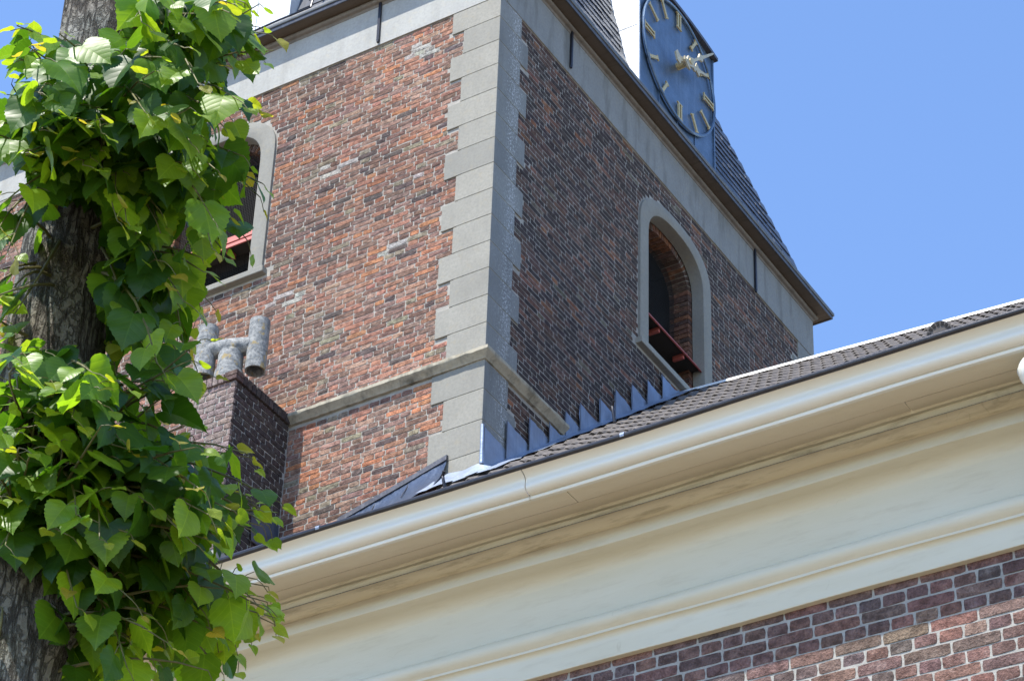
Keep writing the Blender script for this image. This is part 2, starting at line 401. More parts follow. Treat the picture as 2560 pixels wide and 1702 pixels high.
def arch_loop(cx, hw, sp, rise, z0, n=2.5, k=22):
    pts = [(cx-hw, z0)]
    for i in range(k+1):
        th = math.pi*(1-i/k); c_, s_ = math.cos(th), math.sin(th)
        pts.append((cx+hw*math.copysign(abs(c_)**(2/n), c_), sp+rise*abs(s_)**(2/n)))
    return pts+[(cx+hw, z0)]
BR = .012; MO_L = .0172; MO_R = .0149                                # brick face and mortar bed behind the stone face
# mortar beds with window openings
loop = arch_loop(0, .67, 19.46, .49, 17.93)
core_l = fill([[(-W+.02, 0), (-.02, 0), (-.02, ZF+.3), (-W+.02, ZF+.3)], [(WCX+a, b) for a, b in loop]], lambda a, b: (a, MO_L, b))
wall_l = wallpart('brick_wall', core_l, M['mortar'], TOWER); wall_l['label'] = 'sunlit wall of red and orange bricks'
core_r = fill([[(.02, 0), (W-.02, 0), (W-.02, ZF+.3), (.02, ZF+.3)], [(WCY+a, b) for a, b in loop]], lambda a, b: (-MO_R, a, b))
wall_r = wallpart('brick_wall', core_r, M['mortar'], TOWER); wall_r['label'] = 'shaded wall of dark sooty bricks'
back = MB(); back.add([(-W+.03, .03, 0), (-W+.03, W-.03, 0), (-W+.03, W-.03, ZF), (-W+.03, .03, ZF), (-.03, W-.03, 0), (-.03, W-.03, ZF)], [(0,1,2,3), (1,4,5,2)])
part('mortar_wall', back, M['mortar'], TOWER)
def iv_left(zb, zt):
    zc = (zb+zt)/2
    if zt > ZS_B-.004 and zb < ZS_T+.004: return []
    q = max(qlen(zb+.004, False), qlen(zt-.004, False)); iv = [(-W+q+.006, -q-.006)]
    if zb < 20.05 and zt > 17.86:
        h = arch_hw(max(zb, 17.9))+.008
        if zb < 17.96: h = .845
        if h > .05: iv = subtract(iv, WCX-h, WCX+h)
    if zb < 15.0: iv = subtract(iv, -9, -2.6)
    return iv
rng = random.Random(11)
rows_l = bond_rows(ZF-.004, 14.42, 0.0577, .219, .106, .0095, iv_left, rng)
PATCH = [(-1.02, 20.02, .13), (-1.95, 18.9, .10), (-1.1, 17.6, .11), (-2.35, 17.45, .12), (-1.75, 19.55, .06), (-.85, 18.35, .07)]
def tint_left(u, z):
    for pu, pz, pr in PATCH:
        if ((u-pu)/1.6)**2+((z-pz)*1.3)**2 < pr*pr and rng.random() < .55: return jit((.42,.40,.35), rng)
    p = mnoise.noise((u*1.1, z*1.6, 3.1)); p2 = mnoise.noise((u*.55+9, z*.8, 7.7))
    w = dict(salmon=4.2+2*p2, pink=2.0, orange=.6+1.5*max(0, -p), brown=2.0+6*max(0, p), dark=.5+3.0*max(0, p-.05), olive=.75, umber=2.6)
    k = .90+.30*mnoise.noise((u*.5+2, z*.7, 5.5)); return jit(tuple(x*k for x in pick(w, rng)), rng)
def score_left(r):
    u, z, w, h = r; x, y, d = proj((u+w/2, 0, z))
    if not (0 < x < 2560 and 0 < y < 1702) or x < 690 or (x < 760 and y > 900): return 0
    return w*h/d**2*1e4
build_bricks(rows_l, lambda u, z, o: Matrix.Translation((u, BR+o, z)), tint_left, wall_l, M['brick_obj'], M['brick_attr'], 300, rng, score_left, dict(s=(.219,.049), h=(.106,.049)), .0015, .0016)
def iv_right(zb, zt):
    if zt > ZS_B-.004 and zb < ZS_T+.004: iv = [(1.3, W-.4)]
    else:
        q = max(qlen(zb+.004, True), qlen(zt-.004, True)); iv = [(q+.006, W-q-.006)]
    if zb < 20.05 and zt > 17.86:
        h = arch_hw(max(zb, 17.9))+.008
        if zb < 17.96: h = .845
        if h > .05: iv = subtract(iv, WCY-h, WCY+h)
    ymax = (zt-14.784)/.867+.037+.3
    if zt < 18.2: iv = subtract(iv, min(ymax, 3.7), 3.7 + max(0, (17.9-zt)*.9))
    return iv
rows_r = bond_rows(ZF-.004, 14.5, .0577, .219, .106, .0100, iv_right, rng)
rows_r = [r for r in rows_r if r[0] < 3.7 or r[1] > 16.9]
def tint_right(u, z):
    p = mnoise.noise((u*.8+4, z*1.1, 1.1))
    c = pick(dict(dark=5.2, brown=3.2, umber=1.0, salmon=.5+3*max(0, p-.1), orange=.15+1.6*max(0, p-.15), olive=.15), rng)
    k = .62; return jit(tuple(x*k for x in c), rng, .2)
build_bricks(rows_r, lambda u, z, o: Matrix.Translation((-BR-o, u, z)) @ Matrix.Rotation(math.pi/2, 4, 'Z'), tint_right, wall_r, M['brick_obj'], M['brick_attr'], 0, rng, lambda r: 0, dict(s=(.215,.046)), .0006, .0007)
# corner stones
def quoin(cx, cy, sx, sy, lx, ly, zt, zb):
    g_ = .0035; x0, x1 = (cx-lx, cx) if sx < 0 else (cx, cx+lx); y0, y1 = (cy, cy+ly) if sy > 0 else (cy-ly, cy)
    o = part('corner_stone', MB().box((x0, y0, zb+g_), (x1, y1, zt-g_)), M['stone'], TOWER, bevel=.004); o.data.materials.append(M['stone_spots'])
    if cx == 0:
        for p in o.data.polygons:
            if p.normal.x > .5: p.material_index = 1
for zt, zb, lng in blocks:
    quoin(0, 0, -1, 1, LL if lng else LS, RS if lng else RL, zt, zb)
    if zb > 18: quoin(-W, 0, 1, 1, LL if lng else LS, .5, zt, zb)
    if zb > 17: quoin(0, W, -1, -1, .5, RS if lng else RL, zt, zb)
part('joint_filling', MB().box((-.38, .004, 14.2), (-.004, .36, ZF)), M['ledge'], TOWER)
# string course
def ring_path(t, a, b):                           # a = offset outwards from the wall faces, b = height; t runs round the square
    c = [(-W-a, -a), (a, -a), (a, W+a), (-W-a, W+a), (-W-a, -a)]; i = min(int(t), 3); f_ = t-i
    return (c[i][0]+(c[i+1][0]-c[i][0])*f_, c[i][1]+(c[i+1][1]-c[i][1])*f_, b)
prof_s = [(-.03, 16.052), (.052, 16.034), (.067, 16.022), (.068, 15.988), (.058, 15.975), (.028, 15.955), (.012, 15.93), (-.03, 15.926)]
def string_path(t, a, b):
    if t <= 1: return (-2.1+(a+2.1)*t, -a, b)
    return (a, -a+(1.334+a)*(t-1), b)
m_ = MB(); ts = [i/40 for i in range(41)] + [1+i/25 for i in range(1, 26)]
m_.sweep(prof_s, string_path, ts, closed=True)
rs = random.Random(5)
m_.v = [(x+rs.gauss(0, .0014), y+rs.gauss(0, .0014), z+rs.gauss(0, .0018)) for x, y, z in m_.v]
part('string_course', m_, M['ledge'], TOWER, smooth=True, sharp=35)
# frieze, eave moulding, soffit, lip
part('frieze', MB().sweep([(-.03, ZF+.001), (.004, ZF+.001), (.006, 20.88), (-.03, 20.89)], ring_path, [0, 1, 2, 3, 4]), M['frieze'], TOWER); fz_ = [o for o in COL.objects if o.name == 'frieze'][0]; fz_.data.materials.append(M['frieze_dark'])
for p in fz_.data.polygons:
    if p.center.x > -.5 and abs(p.normal.x) > .5: p.material_index = 1  # darker, more streaked frieze tone on the faces towards +X
part('eave_moulding', MB().sweep([(.0, 20.872), (.010, 20.874), (.014, 20.884), (.016, 20.897), (.022, 20.905), (.036, 20.908), (.048, 20.914), (.054, 20.925), (.055, 20.938), (.050, 20.950), (.042, 20.958), (.040, 20.975), (-.02, 20.975)], ring_path, [0, 1, 2, 3, 4]), M['mould'], TOWER, smooth=True, sharp=50)
part('eave_soffit', MB().sweep([(.038, 20.968), (.178, 20.968), (.178, 20.99), (.0, 21.0)], ring_path, [0, 1, 2, 3, 4]), M['soffitwood'], TOWER)
part('eave_lip_shadow', MB().sweep([(.165, 20.960), (.178, 20.958), (.181, 20.966), (.181, 21.012), (.16, 21.015)], ring_path, [0, 1, 2, 3, 4]), M['leaddark'], TOWER, smooth=True, sharp=50)  # dark strip standing for the shadow under the projecting lip
part('eave_lip', MB().sweep([(.178, 21.003), (.190, 21.002), (.195, 21.008), (.196, 21.040), (.190, 21.054), (.172, 21.055), (.162, 21.0), (.05, 20.99)], ring_path, [0, 1, 2, 3, 4]), M['eavezinc'], TOWER, smooth=True, sharp=50)
for p, q in (((-1.435, -.02, 21.0), (-1.43, -.02, 20.39)), ((-5.2, -.02, 21.0), (-5.2, -.02, 20.39)), ((.02, 1.30, 21.0), (.02, 1.297, 20.44)), ((.02, 5.30, 21.0), (.02, 5.297, 20.33))):
    n_ = (1,0,0) if p[0] < 0 else (0,1,0)
    m_ = MB().bar(p, q, .022, .028, n_); m_.tube([q, (q[0], q[1], q[2]-.03)], [.017, .013], 8)
    part('wall_anchor', m_, M['iron'], TOWER)
# windows
def window(face, c):
    P3 = (lambda u, d, z: (u, d, z)) if face == 'L' else (lambda u, d, z: (-d, u, z))
    out = arch_loop(c, .755, WSP, .52, 17.95); inn = arch_loop(c, .588, 19.40, .466, 17.95)
    m_ = MB(); n = len(out); secs = []
    for (a, b), (e, f_) in zip(out, inn):
        secs.append([P3(a, .05, b), P3(a, -.012, b), P3(a+(e-a)*.06, -.016, b+(f_-b)*.06), P3(e+(a-e)*.05, -.016, f_+(b-f_)*.05), P3(e, -.011, f_), P3(e, .125, f_), P3(e+(a-e)*.5, .15, f_+(b-f_)*.5)])
    for s_ in secs: m_.v.extend(s_)
    k = len(secs[0])
    for i in range(n-1):
        for j in range(k-1):
            q = (i*k+j, (i+1)*k+j, (i+1)*k+j+1, i*k+j+1); m_.f.append(q if face == 'L' else q)
    sur = part('window_surround', m_, M['stone'], TOWER, smooth=True, sharp=45)
    bm = bmesh.new(); bm.from_mesh(sur.data); bmesh.ops.recalc_face_normals(bm, faces=bm.faces); bm.to_mesh(sur.data); bm.free()
    s_ = MB(); a = P3(c-.80, -.055, 17.885); b = P3(c+.80, .20, 17.955)
    s_.box(tuple(min(x, y) for x, y in zip(a, b)), tuple(max(x, y) for x, y in zip(a, b)))
    part('window_sill', s_, M['stone'], TOWER, bevel=.008)
    # brick jamb and arch inside the stone
    r_ = random.Random(21); jl = arch_loop(c, .52, 19.36, .43, 18.0, k=26)
    L_ = []                                        # walk along the jamb and place one brick per course
    acc = []; 
    for i in range(len(jl)-1):
        a, b = Vector(jl[i]), Vector(jl[i+1]); d = (b-a).length; ns = max(1, round(d/.06))
        for s2 in range(ns): acc.append((a.lerp(b, s2/ns), a.lerp(b, (s2+1)/ns)))
    mo = MB()
    for j, (a, b) in enumerate(acc):
        mid = (a+b)/2; tdir = (b-a).normalized(); nrm = Vector((-tdir.y, tdir.x)); 
        g_ = .005
        p0, p1 = a+tdir*g_, b-tdir*g_
        for d0, d1 in ((.135, .24), (.245, .36)) if j % 2 else ((.135, .355),):
            e_ = r_.gauss(0, .003)
            vs = [P3(*((p+nrm*o_).x, dd, (p+nrm*o_).y)) for dd in (d0, d1) for p, o_ in ((p0, -e_), (p1, -e_), (p1, .12), (p0, .12))]
            mb = MB().add(vs, [(0,1,2,3), (7,6,5,4), (0,4,5,1), (1,5,6,2), (2,6,7,3), (3,7,4,0)])
            o = part('brick', mb, M['brick_obj'], sur); o.matrix_parent_inverse = Matrix.Identity(4)
            o.color = (*jit(tuple(x*.55 for x in pick(dict(orange=1.6, salmon=3, brown=2.5, umber=2), r_)), r_), 1)
            bm = bmesh.new(); bm.from_mesh(o.data); bmesh.ops.recalc_face_normals(bm, faces=bm.faces); bm.to_mesh(o.data); bm.free()
        for dd in (.14, .35):
            pass
    jm = MB(); sec = arch_loop(c, .53, 19.36, .438, 17.95, k=26)
    jm.v = [P3(a, d, b) for a, b in sec for d in (.142, .36)]; jm.f = [(2*i, 2*i+2, 2*i+3, 2*i+1) for i in range(len(sec)-1)]
    part('reveal_mortar', jm, M['mortar'], TOWER)
    jm = MB(); s2 = arch_loop(c, .66, 19.44, .47, 17.95, k=26)
    jm.v = [P3(a, .142, b) for pr in zip(sec, s2) for a, b in pr]; jm.f = [(2*i, 2*i+2, 2*i+3, 2*i+1) for i in range(len(sec)-1)]
    part('reveal_mortar', jm, M['mortar'], TOWER)
    # dark belfry behind, wire mesh, red sloping boards on brackets
    dk = MB(); x0, x1, d0, d1, z0, z1 = c-.75, c+.75, .37, 1.6, 17.9, 20.0
    cs = [P3(a, d, b) for d in (d0, d1) for a, b in ((x0, z0), (x1, z0), (x1, z1), (x0, z1))]
    dk.add(cs, [(4,5,6,7), (0,1,5,4), (1,2,6,5), (2,3,7,6), (3,0,4,7)])
    part('belfry_interior', dk, M['dark'], TOWER)
    wm = MB(); 
    y_ = .30 if face == 'R' else .20
    u = c-.51
    while u < c+.51:
        zt_ = 19.36+.43*max(0, 1-abs((u-c)/.52)**2.5)**(1/2.5); wm.bar(P3(u, y_, 17.95), P3(u, y_, zt_), .0022, .0022, P3(1,0,0)); u += .022
    z = 17.97
    while z < 19.78:
        h = arch_hw(z, .52, 19.36, .43)
        wm.bar(P3(c-h, y_, z), P3(c+h, y_, z), .0022, .0022); z += .022
    part('wire_mesh', wm, M['wire'], TOWER)
    for d0, z0, d1, z1 in (((.015, 18.425, .055, 18.495), (.050, 18.488, .09, 18.56)) if face == 'R' else ((-.004, 18.40, .035, 18.49), (.02, 18.485, .065, 18.60))):
        b_ = MB(); hw = .583; th = .016
        vs = [P3(c+sx*hw, dd, zz) for sx in (-1, 1) for dd, zz in ((d0, z0), (d0+th, z0), (d1+th, z1), (d1, z1))]
        b_.add(vs, [(0,1,2,3), (7,6,5,4), (0,4,5,1), (1,5,6,2), (2,6,7,3), (3,7,4,0)])
        part('sloping_board', b_, M['red'], TOWER)
    b_ = MB(); a_, e_ = P3(c-.58, .04, 18.452), P3(c+.58, .34, 18.466); b_.box(tuple(min(x, y) for x, y in zip(a_, e_)), tuple(max(x, y) for x, y in zip(a_, e_)))
    part('board_undershade', b_, M['undershade'], TOWER)  # added plank, its dark colour standing for the shade under the boards
    for du in (-.26, .25):
        m_ = MB(); a_, e_ = P3(c+du-.016, .05, 18.395), P3(c+du+.016, .17, 18.45); m_.box(tuple(min(x, y) for x, y in zip(a_, e_)), tuple(max(x, y) for x, y in zip(a_, e_)))
        part('board_bracket', m_, M['red'], TOWER)
window('L', WCX); window('R', WCY)
# spire
def a_f(z): return .05-(min(z, 22.9)-21.0)/5.0-max(0, z-22.9)/2.9
def cut(z): return min(max(.01, (z-21.2)*.9), (W+2*a_f(z))*.292)
zs = [21.0, 21.21, 22.0, 22.9, 23.6, 24.4, 25.5, 27.5]
sp = MB()
for z in zs:
    a = a_f(z); c2 = cut(z); x0, x1, y0, y1 = -W-a, a, -a, W+a
    sp.v += [(x1-c2, y0, z), (x1, y0+c2, z), (x1, y1-c2, z), (x1-c2, y1, z), (x0+c2, y1, z), (x0, y1-c2, z), (x0, y0+c2, z), (x0+c2, y0, z)]
for i in range(len(zs)-1):
    for k in range(8): sp.f.append((i*8+k, i*8+(k+1) % 8, (i+1)*8+(k+1) % 8, (i+1)*8+k))
sp.f.append(tuple((len(zs)-1)*8+k for k in range(8)))
spire = part('spire_roof', sp, M['slate'], TOWER)
rs = random.Random(3); slates = []
def slate_rows(P0, P1, Q0, Q1, nrm, off):         # P: lower edge, Q: upper edge of a roof plane
    P0, P1, Q0, Q1 = map(Vector, (P0, P1, Q0, Q1)); nrm = Vector(nrm).normalized(); n = int(((Q0+Q1)/2-(P0+P1)/2).length/.115)
    for i in range(n):
        A = P0.lerp(Q0, i/n); B = P1.lerp(Q1, i/n); A2 = P0.lerp(Q0, (i+1.5)/n); L_ = (B-A).length; m = max(1, int(L_/.19)); d = (B-A)/m
        up = (A2-A); up = (up-d.normalized()*up.dot(d.normalized())).normalized()
        for k in range(-1, m+1):
            a = A+d*(k+(.5 if i % 2 else 0)+rs.uniform(-.02, .02)); lo, hi = a, a+d*.985
            if (lo-A).dot(d) < 0: lo = A
            if (hi-B).dot(d) > 0: hi = B
            if (hi-lo).dot(d) < .003: continue
            h = .165+rs.uniform(-.01, .01); o0 = .014+rs.uniform(0, .006); lift = rs.uniform(-.006, .006)
            vs = [lo+nrm*o0+up*lift, hi+nrm*(o0+rs.uniform(-.002, .003))+up*(lift+rs.uniform(-.004, .004)), hi+up*h+nrm*.002, lo+up*h+nrm*.002]
            vs += [v-nrm*.009 for v in vs]
            slates.append((vs, (lo+hi)/2))
F4 = [(0,1,2,3), (7,6,5,4), (0,4,5,1), (1,5,6,2), (2,6,7,3), (3,7,4,0)]
for za, zb_, fl in ((21.02, 21.21, 5.0), (21.21, 22.9, 5.0), (22.9, 24.6, 2.9)):
    aa, ca, ab, cb = a_f(za), cut(za), a_f(zb_), cut(zb_)
    slate_rows((aa, -aa+ca, za), (aa, W+aa-ca, za), (ab, -ab+cb, zb_), (ab, W+ab-cb, zb_), (1, 0, 1/fl), 0)
    slate_rows((-W-aa+ca, -aa, za), (aa-ca, -aa, za), (-W-ab+cb, -ab, zb_), (ab-cb, -ab, zb_), (0, -1, 1/fl), 0)
    if ca > .05 or cb > .05:
        A, B, C_, D_ = Vector((aa, W+aa-ca, za)), Vector((aa-ca, W+aa, za)), Vector((ab, W+ab-cb, zb_)), Vector((ab-cb, W+ab, zb_)); nn = (D_-C_).cross(A-C_).normalized()
        slate_rows(A, B, C_, D_, nn if nn.x > 0 else -nn, 0)
        A, B, C_, D_ = Vector((aa-ca, -aa, za)), Vector((aa, -aa+ca, za)), Vector((ab-cb, -ab, zb_)), Vector((ab, -ab+cb, zb_)); nn = (D_-C_).cross(A-C_).normalized()
        slate_rows(A, B, C_, D_, nn if nn.x > 0 else -nn, 0)
def seen(p):
    x, y, d = proj(p); return -20 < x < 2580 and -20 < y < 1722
def in_dormer(p): return (2.5 < p.y < 4.25 and p.x > -.6) or (-4.25 < p.x < -2.5 and p.y < .6)
slates = [s_ for s_ in slates if not in_dormer(s_[1])]
slates.sort(key=lambda s_: (seen(s_[1]) and s_[1].x > -1.2, -proj(s_[1])[2]), reverse=True)
rest = MB()
for i, (vs, c_) in enumerate(slates):
    if i < 300 and seen(c_):
        mb = MB().add(vs, F4); o = part('slate', mb, M['slate'], spire); o.matrix_parent_inverse = Matrix.Identity(4)
    else: rest.add(vs, F4)
o = part('slates', rest, M['slate'], TOWER); o['kind'] = 'stuff'
# dormers with flat zinc fronts
def dormer(face, c):
    P3 = (lambda u, d, z: (d, u, z)) if face == 'R' else (lambda u, d, z: (u, -d, z))
    hw = .84; top = lambda u: 22.91-.07*abs((u-c)/hw)**2.2
    us = [c-hw+2*hw*i/12 for i in range(13)]; X0, X1 = .09, -1.3
    fr = MB(); fr.v = [P3(u, X0, z) for u in us for z in (20.98, top(u))]; fr.f = [(2*i, 2*i+2, 2*i+3, 2*i+1) for i in range(12)]
    f_ = part('dormer_front', fr, M['zinc'] if face == 'R' else M['zinc_sunlit'], TOWER)
    for u in (c-.40, c, c+.40):
        s_ = MB(); s_.bar(P3(u, X0+.004, 21.0), P3(u, X0+.004, top(u)-.01), .022, .016, P3(0, 1, 0)); o = part('seam', s_, M['zinc'] if face == 'R' else M['zinc_sunlit'], f_); o.matrix_parent_inverse = Matrix.Identity(4)
    s_ = MB(); s_.bar(P3(c-hw+.1, X0+.003, 22.28), P3(c+hw-.3, X0+.003, 22.28), .012, .006, P3(0, 1, 0)); o = part('seam', s_, M['leaddark'] if face == 'R' else M['zinc_sunlit'], f_); o.matrix_parent_inverse = Matrix.Identity(4)
    for sgn in (-1, 1):
        ck = MB(); u = c+sgn*hw
        ck.add([P3(u, X0, 20.98), P3(u, X0, 22.03), P3(u, X1, 22.04), P3(u, X1, 20.98)], [(0,1,2,3)])
        ck.add([P3(u+sgn*.004, X0, 22.02), P3(u+sgn*.004, X0, top(u)), P3(u+sgn*.004, X1, top(u)), P3(u+sgn*.004, X1, 22.03)], [(0,1,2,3)])
        part('dormer_cheek', ck, M['zinc_sunlit'], TOWER)
        eb = MB().bar(P3(u, X0+.006, 20.98), P3(u, X0+.006, top(u)), .022, .022, P3(0, 1, 0)); part('corner_bead', eb, M['zinc_sunlit'] if sgn < 0 or face == 'L' else M['zinc'], TOWER)
    rf = MB(); sec = [P3(c-hw-.04+(2*hw+.08)*i/12, d, top(c-hw+2*hw*i/12)+e) for d, e in ((X0+.06, 0), (X0+.06, .045), (X1, .045), (X1, 0)) for i in range(13)]
    rf.v = sec; rf.f = [(j*13+i, j*13+i+1, ((j+1) % 4)*13+i+1, ((j+1) % 4)*13+i) for j in range(4) for i in range(12)] + [(0, 13, 26, 39), (12, 51, 38, 25)]
    part('dormer_roof', rf, M['leaddark'], TOWER)
dormer('R', 3.375); dormer('L', -3.375)
part('lightning_wire', MB().tube([(-3.2, -.16, 21.10), (-2.6, -.17, 21.10), (-2.2, -.17, 21.09), (-2.2, -.1, 21.5), (-2.2, -.08, 22.3)], .012, 6), M['iron'], TOWER)

# ------------------------------------------------------------------ clock on the shaded dormer
CL = empty('tower_clock', (.1, 3.378, 22.07), 'blue-grey clock with gilded bar hour marks and gilt hands on the spire dormer', 'clock')
def cp(rad, ang, d=0.): return (d, rad*math.sin(ang), rad*math.cos(ang))
n = 64
obj('rim', MB().tube([cp(.80, 2*math.pi*i/n, .03) for i in range(n+1)], .017, 8, False), M['zinc'], CL, smooth=True)
obj('dial', MB().add([cp(.80, 2*math.pi*i/n, .004) for i in range(n)], [tuple(range(n))]), M['zinc'], CL)
for h in range(12):
    ang = math.radians(30*h); m_ = MB()
    def loc(tx, ry):                               # tangential, radial -> dial plane
        r_ = .665+ry
        return Vector((.028, r_*math.sin(ang)+tx*math.cos(ang), r_*math.cos(ang)-tx*math.sin(ang)))
    for tx in ((-.027, .027) if h % 3 == 0 else (0,)):
        w = .024 if h % 3 == 0 else .036
        m_.bar(loc(tx, -.105), loc(tx, .105), w, .018, (1, 0, 0))
    e = .055 if h % 3 == 0 else .034
    for ry in (-.105, .105): m_.bar(loc(-e, ry), loc(e, ry), .016, .017, (1, 0, 0))
    obj('numeral', m_, M['gold'], CL)
def hand(name, ang, ln, tail, wid, d, orn):
    m_ = MB(); A = math.radians(ang); D = Vector((0, math.sin(A), math.cos(A))); T = Vector((0, math.cos(A), -math.sin(A))); O = Vector((d, 0, 0)); pts = []
    prof = [(-tail, .05), (-tail*.8, .085), (-tail*.62, .03), (-.08, .035), (0, .07), (.08, .035)] + orn + [(ln*.93, wid*.7), (ln, .006)]
    for a, w in prof: pts += [O+D*a+T*w, O+D*a-T*w]
    k = len(pts); vs = pts+[p+Vector((.02, 0, 0)) for p in pts]
    for i in range(0, k-2, 2):
        m_.f += [(i, i+1, i+3, i+2), (k+i, k+i+2, k+i+3, k+i+1), (i, i+2, k+i+2, k+i), (i+1, k+i+1, k+i+3, i+3)]
    m_.f += [(0, k, k+1, 1), (k-2, k-1, 2*k-1, 2*k-2)]; m_.v = vs
    obj(name, m_, M['handmetal'], CL)
hand('hour_hand', 70, .47, .27, .02, .115, [(.12, .018), (.16, .055), (.19, .02), (.25, .085), (.28, .03), (.33, .018)])
hand('minute_hand', 44, .78, .12, .018, .15, [(.14, .016), (.3, .018), (.36, .05), (.40, .02), (.46, .018)])
obj('hub', MB().tube([(.0, 0, 0), (.18, 0, 0)], [.045, .035], 12), M['gold'], CL)

# ------------------------------------------------------------------ nave: wall, cornice, gutter, roof
NAVE = empty('church_nave', (4, -6.34, 0), 'church nave with purple-brown brick wall, cream cornice and grey tiled roof', 'church')
XR, TZ = 6.4, -.013
def zt_(x, z): return z+TZ*(x-XR)
NX0, NX1 = -4.0, 12.0
NW_Y = -6.34
nw = MB(); nw.box((NX0, NW_Y+.0042, 0), (NX1, NW_Y+.4, 8.5)); nwall = obj('brick_wall', mesh('nave', nw), M['nmortar']); keep(nwall, NAVE)
PINV[nwall.name] = (Matrix.Translation(Vector(NAVE.location)) @ nwall.matrix_parent_inverse).inverted()
rng2 = random.Random(4)
rows_n = bond_rows(8.20, 6.55, .0642, .217, .105, .0105, lambda a, b: [(2.6, 9.0)], rng2, .015)
NP = dict(a=(.26,.155,.13), b=(.205,.13,.118), c=(.30,.165,.13), d=(.245,.165,.138), e=(.18,.135,.125), f=(.33,.235,.17))
def tint_n(u, z):
    return jit(rng2.choices(list(NP.values()), [4, 3, 2.2, 2, 1.3, .6])[0], rng2, .14)
def score_n(r):
    x, y, d = proj((r[0]+r[2]/2, NW_Y, zt_(r[0], r[1])))
    return r[2]/d**2 if (-40 < x < 2600 and -40 < y < 1760) else 0
build_bricks(rows_n, lambda u, z, o: Matrix.Translation((u, NW_Y+o, zt_(u, z))) @ Matrix.Rotation(-TZ*-1*-1, 4, 'Y') if False else Matrix.Translation((u, NW_Y+o, zt_(u, z))) @ Matrix.Rotation(-TZ, 4, 'Y'),
             tint_n, nwall, M['nbrick_obj'], M['nbrick_attr'], 300, rng2, score_n, dict(s=(.217,.0535), h=(.105,.0535)), .0010, .0014)
def npath(t, a, b):                                # along X with the slight fall of the eaves line
    return (t, a, zt_(t, b)+.004*math.sin(t*2.1)+.002*math.sin(t*5.3+b*40))
xs = [NX0+(NX1-NX0)*i/96 for i in range(97)]
def curve(p0, p1, kind, n=8):
    (y0, z0), (y1, z1) = p0, p1; out = []
    for i in range(n+1):
        s_ = i/n
        if kind == 'cove': out.append((y0+(y1-y0)*math.sin(s_*math.pi/2), z0+(z1-z0)*(1-math.cos(s_*math.pi/2))))
        elif kind == 'ovolo': out.append((y0+(y1-y0)*(1-math.cos(s_*math.pi/2)), z0+(z1-z0)*math.sin(s_*math.pi/2)))
        elif kind == 'torus': out.append((y0+(y1-y0)*s_-.045*math.sin(s_*math.pi), z0+(z1-z0)*s_))
    return out
fr = [(-6.33, 8.176), (-6.368, 8.176), (-6.370, 8.178), (-6.372, 8.27)] + curve((-6.372, 8.275), (-6.396, 8.305), 'ovolo', 4) + [(-6.396, 8.318)] + \
     [(-6.398, 8.320), (-6.414, 8.333), (-6.424, 8.350), (-6.428, 8.368), (-6.424, 8.386), (-6.412, 8.402), (-6.395, 8.414), (-6.378, 8.421), (-6.362, 8.425)] + [(-6.361, 8.66)]
fr += [(-6.362, 8.665), (-6.368, 8.682), (-6.380, 8.700), (-6.400, 8.715), (-6.430, 8.724), (-6.476, 8.727), (-6.482, 8.730), (-6.484, 8.805)]
part('cornice', MB().sweep(fr, npath, xs), M['paint'], NAVE, smooth=True, sharp=40)
bedp = [(-6.480, 8.806), (-6.500, 8.807), (-6.522, 8.810), (-6.545, 8.818), (-6.562, 8.830), (-6.572, 8.845), (-6.574, 8.858), (-6.590, 8.860), (-6.596, 8.880)]
part('bed_moulding', MB().sweep(bedp, npath, xs), M['bed'], NAVE, smooth=True, sharp=50)
def soffit_board(y0, y1, x0, x1, dz=0):
    n_ = max(2, int((x1-x0)/.3)); part('soffit_board', MB().sweep([(y0, 8.872+dz), (y1, 8.872+dz), (y1, 8.892), (y0, 8.892)], npath, [x0+(x1-x0)*i/n_ for i in range(n_+1)], True), M['soffit'], NAVE)
for a, b, d in ((NX0, 1.6, 0), (1.604, 4.988, .002), (4.993, 8.3, 0), (8.304, NX1, .002)): soffit_board(-6.795, -6.6705, a, b, d)
for a, b, d in ((NX0, 3.1, 0), (3.104, 6.680, .002), (6.685, NX1, 0)): soffit_board(-6.6665, -6.585, a, b, d)
gp = [(-6.782, 8.868), (-6.800, 8.868), (-6.803, 8.872), (-6.803, 8.884), (-6.798, 8.886), (-6.800, 8.889)]
gp += [(-6.812, 8.889), (-6.826, 8.892), (-6.838, 8.899), (-6.846, 8.909), (-6.849, 8.920), (-6.848, 8.931), (-6.846, 8.942), (-6.847, 8.953), (-6.852, 8.963), (-6.862, 8.972), (-6.875, 8.979), (-6.886, 8.983), (-6.889, 8.986), (-6.889, 9.0), (-6.70, 9.0)]
for a, b, e in ((NX0, 1.9, 0), (1.903, 4.800, .002), (4.804, 7.75, 0), (7.754, NX1, .002)):
    n_ = max(3, int((b-a)/.2)); part('gutter', MB().sweep([(y-e*.5, z-e*.4) for y, z in gp], npath, [a+(b-a)*i/n_ for i in range(n_+1)]), M['gutter'], NAVE, smooth=True, sharp=40)
lp = [(-6.889, 8.984), (-6.897, 8.983), (-6.903, 8.988), (-6.906, 8.997), (-6.904, 9.006), (-6.898, 9.012), (-6.890, 9.013), (-6.884, 9.008), (-6.884, 8.990)]
part('gutter_bead', MB().sweep(lp, npath, xs, True), M['lip'], NAVE, smooth=True, sharp=60)
for gx in (3.62, 5.35):
    part('gutter_clip', MB().sweep([(y-.002 if y < -6.89 else y, z+.002) for y, z in lp], npath, [gx, gx+.022], True), M['lead'], NAVE)
